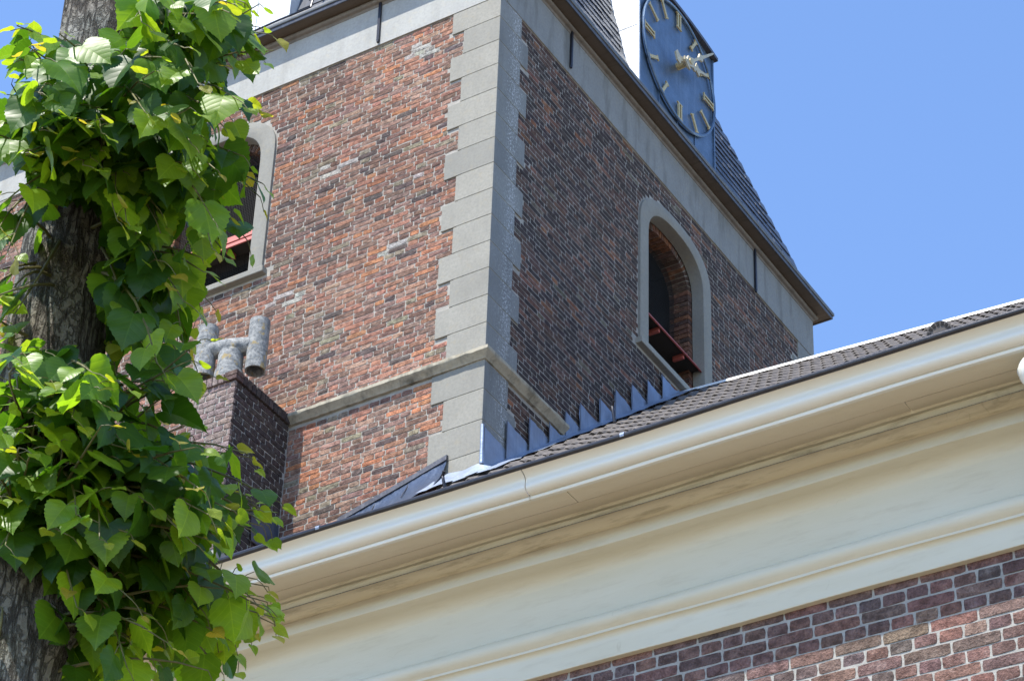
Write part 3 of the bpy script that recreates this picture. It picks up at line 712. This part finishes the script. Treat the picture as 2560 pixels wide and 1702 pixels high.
# roof planes
def eave(x): return Vector((x, -6.64, zt_(x, 8.925)-.105))
def ridge(x): return Vector((x, 3.663+.0787*max(x, 0), 17.929-.105+(-.12+.14*x if x < 0 else 0)))
def roofpt(x, v): return eave(x).lerp(ridge(x), v)
vmax_l = 6.6/10.3
rb = MB(); nxs = [NX0+.0, -3, -2, -1, -.02]
for x in nxs:
    for v in (0, .2, .4, .635): rb.v.append(tuple(roofpt(x, v)-Vector((0, -.02, .03))))
for i in range(len(nxs)-1):
    for j in range(3): rb.f.append((i*4+j, (i+1)*4+j, (i+1)*4+j+1, i*4+j+1))
o0 = len(rb.v); nx2 = [.0, 1, 2, 3, 4, 5, 6, 8, 10, 12]
for x in nx2:
    for v in (0, .25, .5, .75, 1): rb.v.append(tuple(roofpt(x, v)-Vector((0, -.02, .03))))
    rb.v.append((x, ridge(x).y+9, ridge(x).z-7.8))
for i in range(len(nx2)-1):
    for j in range(5): rb.f.append((o0+i*6+j, o0+(i+1)*6+j, o0+(i+1)*6+j+1, o0+i*6+j+1))
rb.f.append(tuple(o0+(len(nx2)-1)*6+j for j in range(6)))
roof = part('roof', rb, M['leaddark'], NAVE)
TW, TR = .212, .30
def tile_mesh(rs):
    xs_ = [0, .03, .07, .105, .14, .165, .185, .205, .222]; zs_ = [.004, .0, .001, .006, .018, .034, .043, .036, .018]
    m_ = MB()
    for q, (vv, lift) in enumerate(((0, .026), (.02, .028), (.36, .004))):
        for x, z in zip(xs_, zs_): m_.v.append((x, vv, z+lift+(rs.gauss(0, .0008))-(.006 if q == 0 else 0)))
    for x, z in zip(xs_, zs_): m_.v.append((x, .004, z+.004))
    n = len(xs_)
    for j in range(2):
        for i in range(n-1): m_.f.append((j*n+i, j*n+i+1, (j+1)*n+i+1, (j+1)*n+i))
    for i in range(n-1): m_.f.append((3*n+i, 3*n+i+1, i+1, i))
    m_.f.append((0, n, 2*n, 3*n)); m_.f.append((n-1, 4*n-1, 3*n-1, 2*n-1))
    return m_
rt = random.Random(8); tv = [tile_mesh(rt) for k in range(5)]; tme = []
for k in tv:
    me = mesh('tile', k, True, 50); me.materials.append(M['tile']); tme.append(me)
tiles = []; nrow = int((ridge(0)-eave(0)).length/TR)
for c_ in range(int(-3.6/TW), int(10.4/TW)):
    for r_ in range(1, nrow):
        x = c_*TW+.02; v = r_/nrow
        if x < -.02 and v > .625: continue
        if -.02 <= x < .1 and v > .62: x += .10
        o_ = roofpt(x, v); X = (roofpt(x+.2, v)-o_).normalized(); Y = (roofpt(x, v+.05)-o_).normalized(); N = X.cross(Y).normalized(); Y = N.cross(X)
        tw = rt.gauss(0, .006); m = Matrix(((X.x, Y.x, N.x, o_.x), (X.y, Y.y, N.y, o_.y), (X.z, Y.z, N.z, o_.z), (0, 0, 0, 1))) @ Matrix.Rotation(tw, 4, 'Z') @ Matrix.Translation((0, 0, rt.gauss(0, .002)))
        p = o_+N*.03; d = p-CAM; k = (-6.9-CAM.y)/d.y; q = CAM+d*k      # does the sight line clear the gutter lip?
        px, py, dd = proj(p); vis = q.z > zt_(q.x, 9.0) and -10 < px < 2570
        tiles.append((vis, -dd, m, rt.randrange(5)))
tiles.sort(key=lambda t: (t[0], t[1]), reverse=True)
rest = MB()
for i, (vis, d_, m, k) in enumerate(tiles):
    if vis and i < 300:
        o = bpy.data.objects.new('roof_tile', tme[k]); COL.objects.link(o); o.matrix_world = m; mw = m
        o.parent = roof; o.matrix_parent_inverse = (Matrix.Translation(Vector(NAVE.location)) @ roof.matrix_parent_inverse).inverted()
    else: rest.add([m @ Vector(v) for v in tv[k].v], tv[k].f)
o = part('roof_tiles', rest, M['tile'], NAVE, smooth=True, sharp=50); o['kind'] = 'stuff'
# ridge cap and flashing
rc = MB(); rp = [(-.11, -.045), (-.10, -.01), (-.045, .025), (0, .034), (.045, .025), (.10, -.01), (.11, -.05)]
for k in range(7):
    a, b = .0+k*1.45, .0+(k+1)*1.45-.008
    mb = MB().sweep([(y*(1+.02*(k % 2)), z*(1+.03*(k % 2))) for y, z in rp], lambda t, y, z: (t, ridge(t).y+y, ridge(t).z+.035+z), [a+(b-a)*i/4 for i in range(5)])
    part('ridge_cap', mb, M['ridge'], NAVE, smooth=True, sharp=60)
ys = [0.0, .355, .725, 1.054, 1.33, 1.59, 1.947, 2.23, 2.544, 2.85, 3.15, 3.52]
tops = [15.195, 15.48, 15.745, 15.90, 16.20, 16.45, 16.73, 17.02, 17.28, 17.53, 17.79]
def roofz(y): return 14.784+.867*(y-.037)
rl = random.Random(9)
for i, zt in enumerate(tops):
    y0, y1 = ys[i], ys[i+1]+.02; mb = MB(); N_ = 7
    for j in range(N_+1):
        f_ = j/N_; y = y0+(y1-y0)*f_; zb = roofz(y)-.02
        zc = zt-.012*f_ if f_ < .97 else zt-.02
        zc = max(zc, zb+.05)
        for s_ in (0, .33, .66, 1):
            bul = .010+rl.gauss(0, .0035)+.010*(1-f_)
            mb.v.append((bul+(.004 if i == 0 else 0), y, zb+(zc-zb)*s_))
    for j in range(N_):
        for s_ in range(3): mb.f.append((j*4+s_, (j+1)*4+s_, (j+1)*4+s_+1, j*4+s_+1))
    part('step_flashing', mb, M['lead'], NAVE, smooth=True)
    part('flashing_edge', MB().tube([(.026, y0+.003, roofz(y0)+.02), (.028, y0+.001, (roofz(y0)+zt)/2), (.027, y0, zt)], .0045, 5), M['leaddark'], NAVE)
sk = MB(); N_ = 40                                  # lead apron dressed over the tiles beside the tower
for j in range(N_+1):
    y = -.12+3.75*j/N_; w = .15+.03*math.sin(y*9)+.02*rl.random()
    for s_ in range(5):
        f_ = s_/4; sk.v.append((.012+w*f_, y, roofz(y)+.03*(1-f_)**2-.022+.006*math.sin(y*17+f_*5)*f_+rl.gauss(0, .0012)))
for j in range(N_):
    for s_ in range(4): sk.f.append((j*5+s_, j*5+s_+1, (j+1)*5+s_+1, (j+1)*5+s_))
part('lead_apron', sk, M['lead'], NAVE, smooth=True)
sk = MB()                                           # lead dressed round the foot of the corner, in the sun
for j in range(31):
    x = -.40+.75*j/30; w = .30+.05*math.sin(j*1.3)+.03*rl.random()
    for s_ in range(6):
        f_ = s_/5; y = -.03-w*f_; sk.v.append((x, y, roofz(y)-.005+.07*(1-f_)**2*(1 if x < .0 else max(0, 1-x*6))+.008*math.sin(j*.5+f_*3)+rl.gauss(0, .0015)))
for j in range(30):
    for s_ in range(5): sk.f.append((j*6+s_, (j+1)*6+s_, (j+1)*6+s_+1, j*6+s_+1))
part('lead_apron', sk, M['lead'], NAVE, smooth=True)
part('lead_roll', MB().tube([(.02, -.012, 14.80), (.018, -.014, 15.0), (.014, -.012, 15.21)], [.02, .017, .016], 8), M['lead'], NAVE, smooth=True)
# apron and cover strip at the foot of the sunlit wall
def lz(x): return 15.0+(x+.33)*(.272 if x > -1.4 else .272) if x > -1.4 else 14.709+(x+1.4)*.05
for a, b in ((-.33, -.72), (-.72, -1.06), (-1.06, -1.42)):
    mb = MB(); N_ = 8
    for j in range(N_+1):
        x = a+(b-a)*j/N_; zt = lz(x)
        for s_ in range(5):
            f_ = s_/4; mb.v.append((x, -.012-.05*f_-.13*f_*f_+rl.gauss(0, .003), zt-.40*f_+rl.gauss(0, .003)))
    for j in range(N_):
        for s_ in range(4): mb.f.append((j*5+s_, (j+1)*5+s_, (j+1)*5+s_+1, j*5+s_+1))
    part('wall_apron', mb, M['leadblue'], NAVE, smooth=True)
    part('flashing_edge', MB().tube([(b+.004, -.016, lz(b)-.05), (b+.004, -.045, lz(b)-.12), (b-.01, -.10, lz(b)-.24)], .0045, 5), M['leaddark'], NAVE)
for a, b in ((-.33, -.76), (-.762, -1.44)):
    mb = MB(); vs = [(x, y, lz(x)+z) for x in (a, b) for y, z in ((-.002, .012), (-.030, .004), (-.034, -.050), (-.002, -.052))]
    mb.add(vs, F4[:0]+[(0,1,2,3), (7,6,5,4), (0,4,5,1), (1,5,6,2), (2,6,7,3), (3,7,4,0)]); part('cover_strip', mb, M['leaddark'], NAVE)
mb = MB()
for j in range(9):
    x = -1.44-.62*j/8
    for s_ in range(4):
        f_ = s_/3; mb.v.append((x, -.014-.22*f_+rl.gauss(0, .006), 14.66-.22*f_**.8+.012*math.sin(j*1.7)+rl.gauss(0, .005)))
for j in range(8):
    for s_ in range(3): mb.f.append((j*4+s_, (j+1)*4+s_, (j+1)*4+s_+1, j*4+s_+1))
part('wall_apron', mb, M['leadblue'], NAVE, smooth=True)
part('lead_roll', MB().tube([(-1.95, -.10, 14.52), (-1.7, -.12, 14.55), (-1.45, -.11, 14.585)], .022, 8), M['lead'], NAVE, smooth=True)
# roof hooks, roof vent, downpipe
def hook(p, h):
    p = Vector(p); m_ = MB().tube([p, p+Vector((.0, -.03, h*.45)), p+Vector((-.012, -.02, h*.8)), p+Vector((.012, -.045, h))], [.016, .013, .012, .014], 7)
    part('roof_hook', m_, M['iron'], NAVE, smooth=True)
hook((1.24, .13, 14.90), .19); hook((.31, -.96, 13.90), .13)
pv = roofpt(4.30, .64); m_ = MB(); 
vent_c = Vector((4.20, -.06, roofz(-.06)-.0)); vent_c = roofpt(4.28, .625)+Vector((0, 0, .075))
fw = Vector((0, -.756, -.655))
def ventpt(r_, a, d): return vent_c+Vector((r_*math.cos(a), 0, 0))+Vector((0, -.2, 1.0)).normalized()*(r_*math.sin(a))+Vector((0, -1, -.2)).normalized()*d
for d in (0, .16):
    for i in range(17): m_.v.append(tuple(ventpt(.11, math.pi*i/16, d)))
m_.f = [(i, i+1, 18+i, 17+i) for i in range(16)]
for i in range(17): m_.v.append(tuple(ventpt(.065, math.pi*i/16, .155)))
m_.f += [(17+i, 18+i, 35+i, 34+i) for i in range(16)] + [tuple(34+i for i in range(17))]
vent = part('roof_vent', m_, M['tile'], NAVE)
for i in range(7):
    a = math.pi*(i+.75)/7.5; s_ = MB(); vs = [ventpt(.088+dr, a+da, .157+e) for e in (0, .004) for dr, da in ((-.014, -.14), (.014, -.12), (.014, .12), (-.014, .14))]
    s_.add(vs, F4); o = part('slot', s_, M['dark'], vent); o.matrix_parent_inverse = Matrix.Identity(4); o.matrix_parent_inverse = (Matrix.Translation(Vector(NAVE.location)) @ vent.matrix_parent_inverse).inverted()
dp = [(7.345, -6.735, 8.88), (7.345, -6.735, 8.845), (7.345, -6.735, 8.83), (7.345, -6.735, 8.80), (7.345, -6.735, 8.775), (7.345, -6.73, 8.75), (7.347, -6.70, 8.70), (7.35, -6.64, 8.64), (7.352, -6.56, 8.57), (7.354, -6.48, 8.48), (7.356, -6.45, 8.35), (7.357, -6.44, 8.0), (7.357, -6.44, 4.0), (7.357, -6.44, .1)]
dr_ = [.058, .056, .062, .085, .095, .088, .07, .058, .05, .05, .05, .05, .05, .05]
part('downpipe', MB().tube(dp, dr_, 20), M['gutter'], NAVE, smooth=True)

# ------------------------------------------------------------------ chimney against the sunlit wall
CHX0, CHX1, CHY, CHZ = -2.575, -2.090, -.825, 16.027
CH = empty('chimney', (-2.33, -.41, 14.0), 'brown brick chimney with upright capping bricks against the tower wall', 'chimney')
cb = MB().box((CHX0+.01, CHY+.01, 13.7), (CHX1-.01, .02, CHZ-.02)); chb = part('mortar_core', cb, M['cmortar'], CH)
PINV[chb.name] = (Matrix.Translation(Vector(CH.location)) @ chb.matrix_parent_inverse).inverted()
rc_ = random.Random(14)
CP = [(.35,.265,.235), (.30,.22,.20), (.38,.29,.255), (.27,.205,.19), (.35,.27,.245)]
def tint_c(u, z): return jit(rc_.choice(CP), rc_, .12)
rw = bond_rows(15.93, 14.1, .0655, .2255, .1065, .011, lambda a, b: [(CHX0, CHX1)], rc_, 0)
build_bricks(rw, lambda u, z, o: Matrix.Translation((u, CHY+o*.5, z)), tint_c, chb, M['nbrick_obj'], M['nbrick_attr'], 400, rc_, lambda r: 1, dict(s=(.2255,.0545), h=(.1065,.0545)), .0012, .003)
rw = bond_rows(15.93, 14.1, .0655, .2255, .1065, .011, lambda a, b: [(CHY+.012, -.004)], rc_, .02)
def tint_c_shade(u, z): return jit(tuple(x*.28 for x in rc_.choice(CP)), rc_, .15)  # right-face bricks darkened, the side's shade put into their colour
build_bricks(rw, lambda u, z, o: Matrix.Translation((CHX1-o*.5, u, z)) @ Matrix.Rotation(math.pi/2, 4, 'Z'), tint_c_shade, chb, M['nbrick_obj'], M['nbrick_attr'], 400, rc_, lambda r: 1, dict(s=(.2255,.0545), h=(.1065,.0545)), .0012, .003)
def cap_brick(a, b, c):
    o = part('cap_brick', MB().box(a, b), M['nbrick_obj'], chb, bevel=.006); o.matrix_parent_inverse = PINV[chb.name]; o.color = (*c, 1)
x = CHX0-.02; k = 0
while x < CHX1+.0:
    x1 = min(x+.056, CHX1+.022)
    if CHX1+.022-x < .20:
        cap_brick((x, CHY-.02, 15.979), (CHX1+.022, CHY+.09, CHZ), (.17,.11,.09)); cap_brick((x, CHY-.02, 15.928), (CHX1+.022, CHY+.09, 15.974), (.15,.095,.085)); break
    cap_brick((x, CHY-.02, 15.928), (x1, CHY+.09, CHZ-.002), jit(CP[k % 5], rc_)); x = x1+.009; k += 1
y = CHY+.098
while y < -.01:
    y1 = min(y+.056, -.003); cap_brick((CHX1-.09, y, 15.928), (CHX1+.022, y1, CHZ-.001), jit(tuple(v*.28 for v in CP[k % 5]), rc_)); y = y1+.009; k += 1  # cap bricks on this side darkened for shade in the same way
part('cap_bed', MB().box((CHX0-.01, CHY+.02, 15.93), (CHX1-.02, -.01, CHZ-.004)), M['nmortar'], CH)
lf = MB(); 
for j in range(6):
    y = -.42+.40*j/5; zt = 14.84 if j > 1 else 14.80
    for s_ in range(4): lf.v.append((CHX1+.008+.03*(1-s_/3)**2+rl.gauss(0, .003), y, 14.45+(zt-14.45)*s_/3))
for j in range(5):
    for s_ in range(3): lf.f.append((j*4+s_, (j+1)*4+s_, (j+1)*4+s_+1, j*4+s_+1))
part('chimney_flashing', lf, M['leadblue'], CH, smooth=True)
lf = MB()
for j in range(12):
    y = -1.15+1.1*j/11; zc = 14.40+.867*(y+.05)
    for s_ in range(4): f_ = s_/3; lf.v.append((CHX1+.012+.20*f_, y, zc+.10*(1-f_)**2+.012*math.sin(j*1.9+f_*3)+rl.gauss(0, .004)))
for j in range(11):
    for s_ in range(3): lf.f.append((j*4+s_, j*4+s_+1, (j+1)*4+s_+1, (j+1)*4+s_))
part('chimney_flashing', lf, M['leadblue'], CH, smooth=True)
# cement cowl on the chimney
CW = empty('chimney_cowl', (-2.36, -.60, 16.02), 'lichen-spotted grey cement H-shaped cowl standing on the brown chimney', 'chimney cowl')
def hollow(p, q, r, th=.014, n=28):
    p, q = Vector(p), Vector(q); m_ = MB(); ax = (q-p)
    for rr, flip in ((r, 0), (r-th, 1)):
        o_ = len(m_.v)
        for t_ in (0, .06, .5, .94, 1):
            for k in range(n):
                a = 2*math.pi*k/n; m_.v.append(tuple(p+ax*t_+Vector((math.cos(a), math.sin(a), 0))*rr))
        for i in range(4):
            for k in range(n):
                k2 = (k+1) % n; f_ = (o_+i*n+k, o_+i*n+k2, o_+(i+1)*n+k2, o_+(i+1)*n+k); m_.f.append(f_ if not flip else f_[::-1])
    h = 5*n
    for k in range(n):
        k2 = (k+1) % n; m_.f.append((k, h+k, h+k2, k2)); m_.f.append((4*n+k, 4*n+k2, h+4*n+k2, h+4*n+k))
    return m_
ax = Vector((.233, .07, 0)); zmid = .50
obj('flue_pipe', MB().tube([(0,0,-.05), (0,0,.20), (0,0,.215), (0,0,.22), (0,0,.40), (0,0,.52)], [.135, .135, .132, .118, .116, .085], 28), M['asbestos'], CW, smooth=True, sharp=40)
obj('cross_pipe', MB().tube([-ax, -ax*.7, -ax*.35, Vector((0,0,-.03)), ax*.35, ax*.7, ax], [.085, .082, .09, .115, .09, .082, .085], 24), M['asbestos'], CW, smooth=True).location = (0, 0, zmid)
obj('side_pipe', hollow(ax*1.02+Vector((0,0,.20)), ax*1.02+Vector((0,0,.76)), .095), M['asbestos'], CW, smooth=True, sharp=50)
obj('side_pipe', hollow(-ax*1.02+Vector((0,0,.20)), -ax*1.02+Vector((0,0,.76)), .095), M['asbestos'], CW, smooth=True, sharp=50)

# ------------------------------------------------------------------ lime tree
TX, TY = 6.596, -11.894
TREE = empty('lime_tree', (TX, TY, 0), 'lime tree with grey bark and clusters of broad green leaves sprouting from its trunk', 'tree')
burls = [(6.15, 2.2, .07), (6.45, -.6, .09), (6.38, .9, .08), (6.02, .2, .075), (5.35, -1.2, .07), (5.25, .5, .08), (4.95, .2, .06), (6.85, .6, .06)]
tm = MB(); NT_, NZ = 72, 240; ztop = 8.6
for j in range(NZ+1):
    z = ztop*(j/NZ)**.9
    for i in range(NT_):
        a = 2*math.pi*i/NT_; r = .128+.012*math.exp(-z*2)-.004*(z-5); r += .010*mnoise.noise((math.cos(a)*1.3, math.sin(a)*1.3, z*1.1))
        ridge_ = mnoise.noise((math.cos(a)*9, math.sin(a)*9, z*2.2)); r += .006*ridge_+.0035*mnoise.noise((math.cos(a)*22, math.sin(a)*22, z*9))
        for bz, ba, bh in burls:
            da = math.atan2(math.sin(a-ba), math.cos(a-ba)); r += bh*math.exp(-(da/.42)**2-((z-bz)/.10)**2)*(1+.6*mnoise.noise((a*5, z*12, bz)))
        tm.v.append((r*math.cos(a)+.02*math.sin(z*.9), r*math.sin(a)+.015*math.cos(z*1.3), z))
for j in range(NZ):
    for i in range(NT_):
        i2 = (i+1) % NT_; tm.f.append((j*NT_+i, j*NT_+i2, (j+1)*NT_+i2, (j+1)*NT_+i))
tm.f.append(tuple(NZ*NT_+i for i in range(NT_)))
obj('trunk', tm, M['bark'], TREE, smooth=True, sharp=180)
def leaf_shape(rng, teeth=15):
    ctrl = [(0, .03), (.10, -.035), (.24, -.065), (.38, -.02), (.475, .10), (.51, .26), (.485, .43), (.42, .58), (.32, .72), (.20, .85), (.09, .945), (.03, 1.03), (0, 1.09)]
    def at(t):
        f_ = t*(len(ctrl)-1); i = min(int(f_), len(ctrl)-2); w = f_-i; return ctrl[i][0]*(1-w)+ctrl[i+1][0]*w, ctrl[i][1]*(1-w)+ctrl[i+1][1]*w
    fold = rng.uniform(.12, .5); bend = rng.uniform(.1, .75); tw = rng.uniform(-.35, .35); wav = rng.uniform(.01, .04); ph = rng.uniform(0, 6); skew = rng.uniform(-.06, .06); asym = rng.uniform(.9, 1.1)
    def shape(x, y):
        z = fold*abs(x)*.9-.35*abs(x)**2 - bend*.5*max(0, y)**2 + tw*x*y + wav*math.sin(9*y+ph+(2 if x > 0 else 0))*abs(x)*3
        return (x+skew*y*y, y*(1-.12*bend*y), z)
    vs, uv, fs = [], [], []; n = teeth*2
    for sgn in (-1, 1):
        base = len(vs); k = asym if sgn > 0 else 1
        for i in range(n+1):
            t = i/n; x, y = at(t)
            if i % 2 and 0 < i < n: x *= 1.05; y += .012
            elif 0 < i < n: x *= .965
            my = max(.03, min(1.0, y*.97+.0))
            for s_ in (0, .55, 1):
                px, py = sgn*x*s_*k, my+(y-my)*s_; vs.append(shape(px, py)); uv.append((px, py))
        for i in range(n):
            for s_ in range(2):
                a = base+i*3+s_; q = (a, a+1, a+4, a+3); fs.append(q if sgn > 0 else q[::-1])
    vs_, fs_ = vs, fs
    return vs_, fs_, uv
def leaf_mesh(rng):
    vs, fs, uv = leaf_shape(rng); mb = MB().add(vs, fs); p = len(mb.v)
    me = bpy.data.meshes.new('leaf'); me.from_pydata(mb.v, [], mb.f); ul = me.uv_layers.new(name='leafuv')
    for l in me.loops: ul.data[l.index].uv = uv[l.vertex_index]
    for q in me.polygons: q.use_smooth = True
    return me, vs, fs, uv
rf_ = random.Random(33); LV = [leaf_mesh(rf_) for k in range(12)]
for l in LV: l[0].materials.append(M['leaf_obj'])
def at_px(x, y, dist): return CAM+ray(x, y)*dist
regions = [  # centre, radii (photo pixels), shoots, foot on the trunk (height), droop
 (110, 330, 160, 170, 26, 6.35, .2), (330, 320, 160, 200, 36, 6.35, .35), (560, 150, 130, 160, 20, 6.55, .5), (560, 470, 110, 170, 26, 6.35, .8),
 (430, 690, 90, 170, 20, 6.12, .95), (390, 900, 110, 80, 9, 6.05, 1.0), (480, 900, 60, 100, 5, 5.5, .3), (70, 90, 90, 70, 8, 6.5, .1), (18, 560, 30, 150, 6, 6.2, .5), (15, 740, 40, 90, 7, 5.9, .4), (70, 880, 100, 40, 9, 5.5, .0), (230, 930, 120, 50, 8, 5.45, .0), (330, 560, 90, 90, 8, 6.2, .8), (410, 30, 90, 60, 8, 6.8, .4),
 (110, 990, 140, 100, 18, 5.35, .0), (140, 1180, 170, 130, 28, 5.30, .3), (380, 1060, 140, 120, 20, 5.35, .2), (400, 1280, 190, 130, 34, 5.25, .7),
 (580, 1240, 110, 120, 14, 5.3, .5), (320, 1540, 150, 140, 28, 5.05, .95), (570, 1510, 110, 120, 17, 5.15, .9), (80, 1370, 110, 80, 9, 5.1, .6), (15, 1580, 35, 80, 3, 4.9, .6), (480, 1640, 120, 60, 5, 5.0, .95), (640, 80, 70, 80, 7, 6.6, .5), (660, 1270, 50, 60, 5, 5.35, .4), (650, 1570, 60, 70, 6, 5.15, .7)]
def blocked(x, y):                                  # stretches where the photograph shows bare trunk, sky or wall
    if 40 < x < 262 and 545 < y < 850: return True
    if 150 < y < 900 and x > 640-.0*y and y > 560: return True
    if 90 < x < 175 and 15 < y < 75: return True
    if x < 115 and y > 1440 and x > 30: return True
    if 230 < x < 330 and y < 90: return True
    if 15 < x < 85 and 400 < y < 545: return True
    if x > 725: return True
    if 300 < x < 520 and 855 < y < 900: return rf_.random() < .3
    return False
leaves = []
trunk_pt = lambda z: Vector((TX, TY, z))
for cx, cy, rx, ry, n_, fz, droop in regions:
    for k in range(n_):
        for tr in range(20):
            a = rf_.uniform(0, 2*math.pi); r = math.sqrt(rf_.random()); px, py = cx+rx*r*math.cos(a), cy+ry*r*math.sin(a)
            if not blocked(px, py): break
        tip = at_px(px, py, rf_.uniform(6.45, 7.2) if cy < 850 else rf_.uniform(6.2, 7.1)); foot = trunk_pt(fz+rf_.uniform(-.22, .2))
        out = Vector((tip.x-foot.x, tip.y-foot.y, 0)); out = out.normalized() if out.length > .01 else Vector((0, -1, 0)); foot += out*.10
        ln = (tip-foot).length; mid = foot.lerp(tip, .5)+Vector((0, 0, (.10+.12*droop)*ln))+Vector((rf_.gauss(0, .03), rf_.gauss(0, .03), 0))
        pts = [foot*(1-t)**2+mid*2*t*(1-t)+tip*t*t for t in (0, .2, .4, .6, .8, 1)]
        tw_ = MB().tube([p-Vector((TX, TY, 0)) for p in pts], [.0052, .0045, .0038, .0031, .0024, .0014], 6); obj('twig', tw_, M['twig'], TREE, smooth=True)
        m = max(3, min(8, int(ln/.065)))
        for i in range(m+1):
            t = 1-.86*i/m*min(1, .55/ max(ln, .01)+.25); p = foot*(1-t)**2+mid*2*t*(1-t)+tip*t*t; tg = ((mid-foot)*(1-t)+(tip-mid)*t).normalized()
            side = tg.cross(Vector((0, 0, 1))); side = side.normalized() if side.length > .05 else Vector((1, 0, 0))
            s_ = (1 if i % 2 else -1); young = i == 0 or (i == 1 and rf_.random() < .5)
            size = rf_.uniform(.022, .045) if young else rf_.uniform(.06, .122)*(1 if i > 1 else .8)
            d0 = (tg*rf_.uniform(.2, .9)+side*s_*rf_.uniform(.4, 1.1)+Vector((0, 0, rf_.uniform(-.9, .25)*(.5+droop)))).normalized()
            pet = p+d0*rf_.uniform(.015, .05)
            dr2 = rf_.uniform(.15, .8)+droop*.75; D = (d0+Vector((0, 0, -dr2))).normalized()
            if young: D = (tg+side*s_*.5+Vector((0, 0, rf_.uniform(-.3, .4)))).normalized()
            N = Vector((0, -.12, 1))+Vector((rf_.gauss(0, .42), rf_.gauss(0, .42), rf_.gauss(0, .25)))+out*.35; N = (N-D*N.dot(D))
            if N.length < .05: N = D.orthogonal()
            N.normalize(); X = D.cross(N).normalized()
            x_, y_, dd = proj(pet+D*size*.5)
            if blocked(x_, y_) and rf_.random() < .93: continue
            if young: c = rf_.choice([(.12,.20,.02), (.15,.21,.025), (.10,.18,.018), (.19,.19,.035)])
            else:
                k_ = rf_.random(); c = (.022+.085*k_**2.2, .068+.155*k_**2.2, .006+.013*k_)
                if i <= 2 and rf_.random() < .4: c = (.12, .22, .018)
            leaves.append((size, Matrix(((X.x, D.x, N.x, pet.x), (X.y, D.y, N.y, pet.y), (X.z, D.z, N.z, pet.z), (0, 0, 0, 1))) @ Matrix.Diagonal((size*rf_.uniform(.92, 1.1), size, size, 1)), c, rf_.randrange(12), (x_, y_), dd, p, pet))
def lscore(l):
    x, y = l[4]; return (l[0]/l[5]) * (1 if -30 < x < 760 and -30 < y < 1740 else .01) - .004*(l[5]-6.4)
leaves.sort(key=lscore, reverse=True)
mb = MB(); cols = []; uvs = []; pmb = MB(); base_t = Matrix.Translation((-TX, -TY, 0))
for i, (size, m, c, k, xy, dd, p, pet) in enumerate(leaves):
    m2 = base_t @ m; pmb.tube([base_t @ p, base_t @ ((p+pet)/2+Vector((0, 0, .004))), base_t @ pet], .0011, 4, False)
    if i < 300:
        o = bpy.data.objects.new('leaf', LV[k][0]); COL.objects.link(o); o.parent = TREE; o.matrix_local = m2; o.color = (*c, 1)
    else:
        vs, fs, uv = LV[k][1:]; mb.add([m2 @ Vector(v) for v in vs], fs); cols += [c]*len(vs); uvs += uv
me = bpy.data.meshes.new('leaves'); me.from_pydata(mb.v, [], mb.f); ul = me.uv_layers.new(name='leafuv')
li = np.empty(len(me.loops), dtype=np.int32); me.loops.foreach_get('vertex_index', li); ul.data.foreach_set('uv', np.array(uvs, dtype=np.float32)[li].ravel())
at = me.color_attributes.new('tint', 'FLOAT_COLOR', 'POINT'); at.data.foreach_set('color', np.array([(*c, 1) for c in cols], dtype=np.float32).ravel())
me.polygons.foreach_set('use_smooth', np.ones(len(me.polygons), dtype=bool))
me.materials.append(M['leaf_attr']); o = bpy.data.objects.new('leaves', me); link(o, TREE); o['kind'] = 'stuff'
o = obj('leaf_stalks', pmb, M['twig'], TREE); o['kind'] = 'stuff'
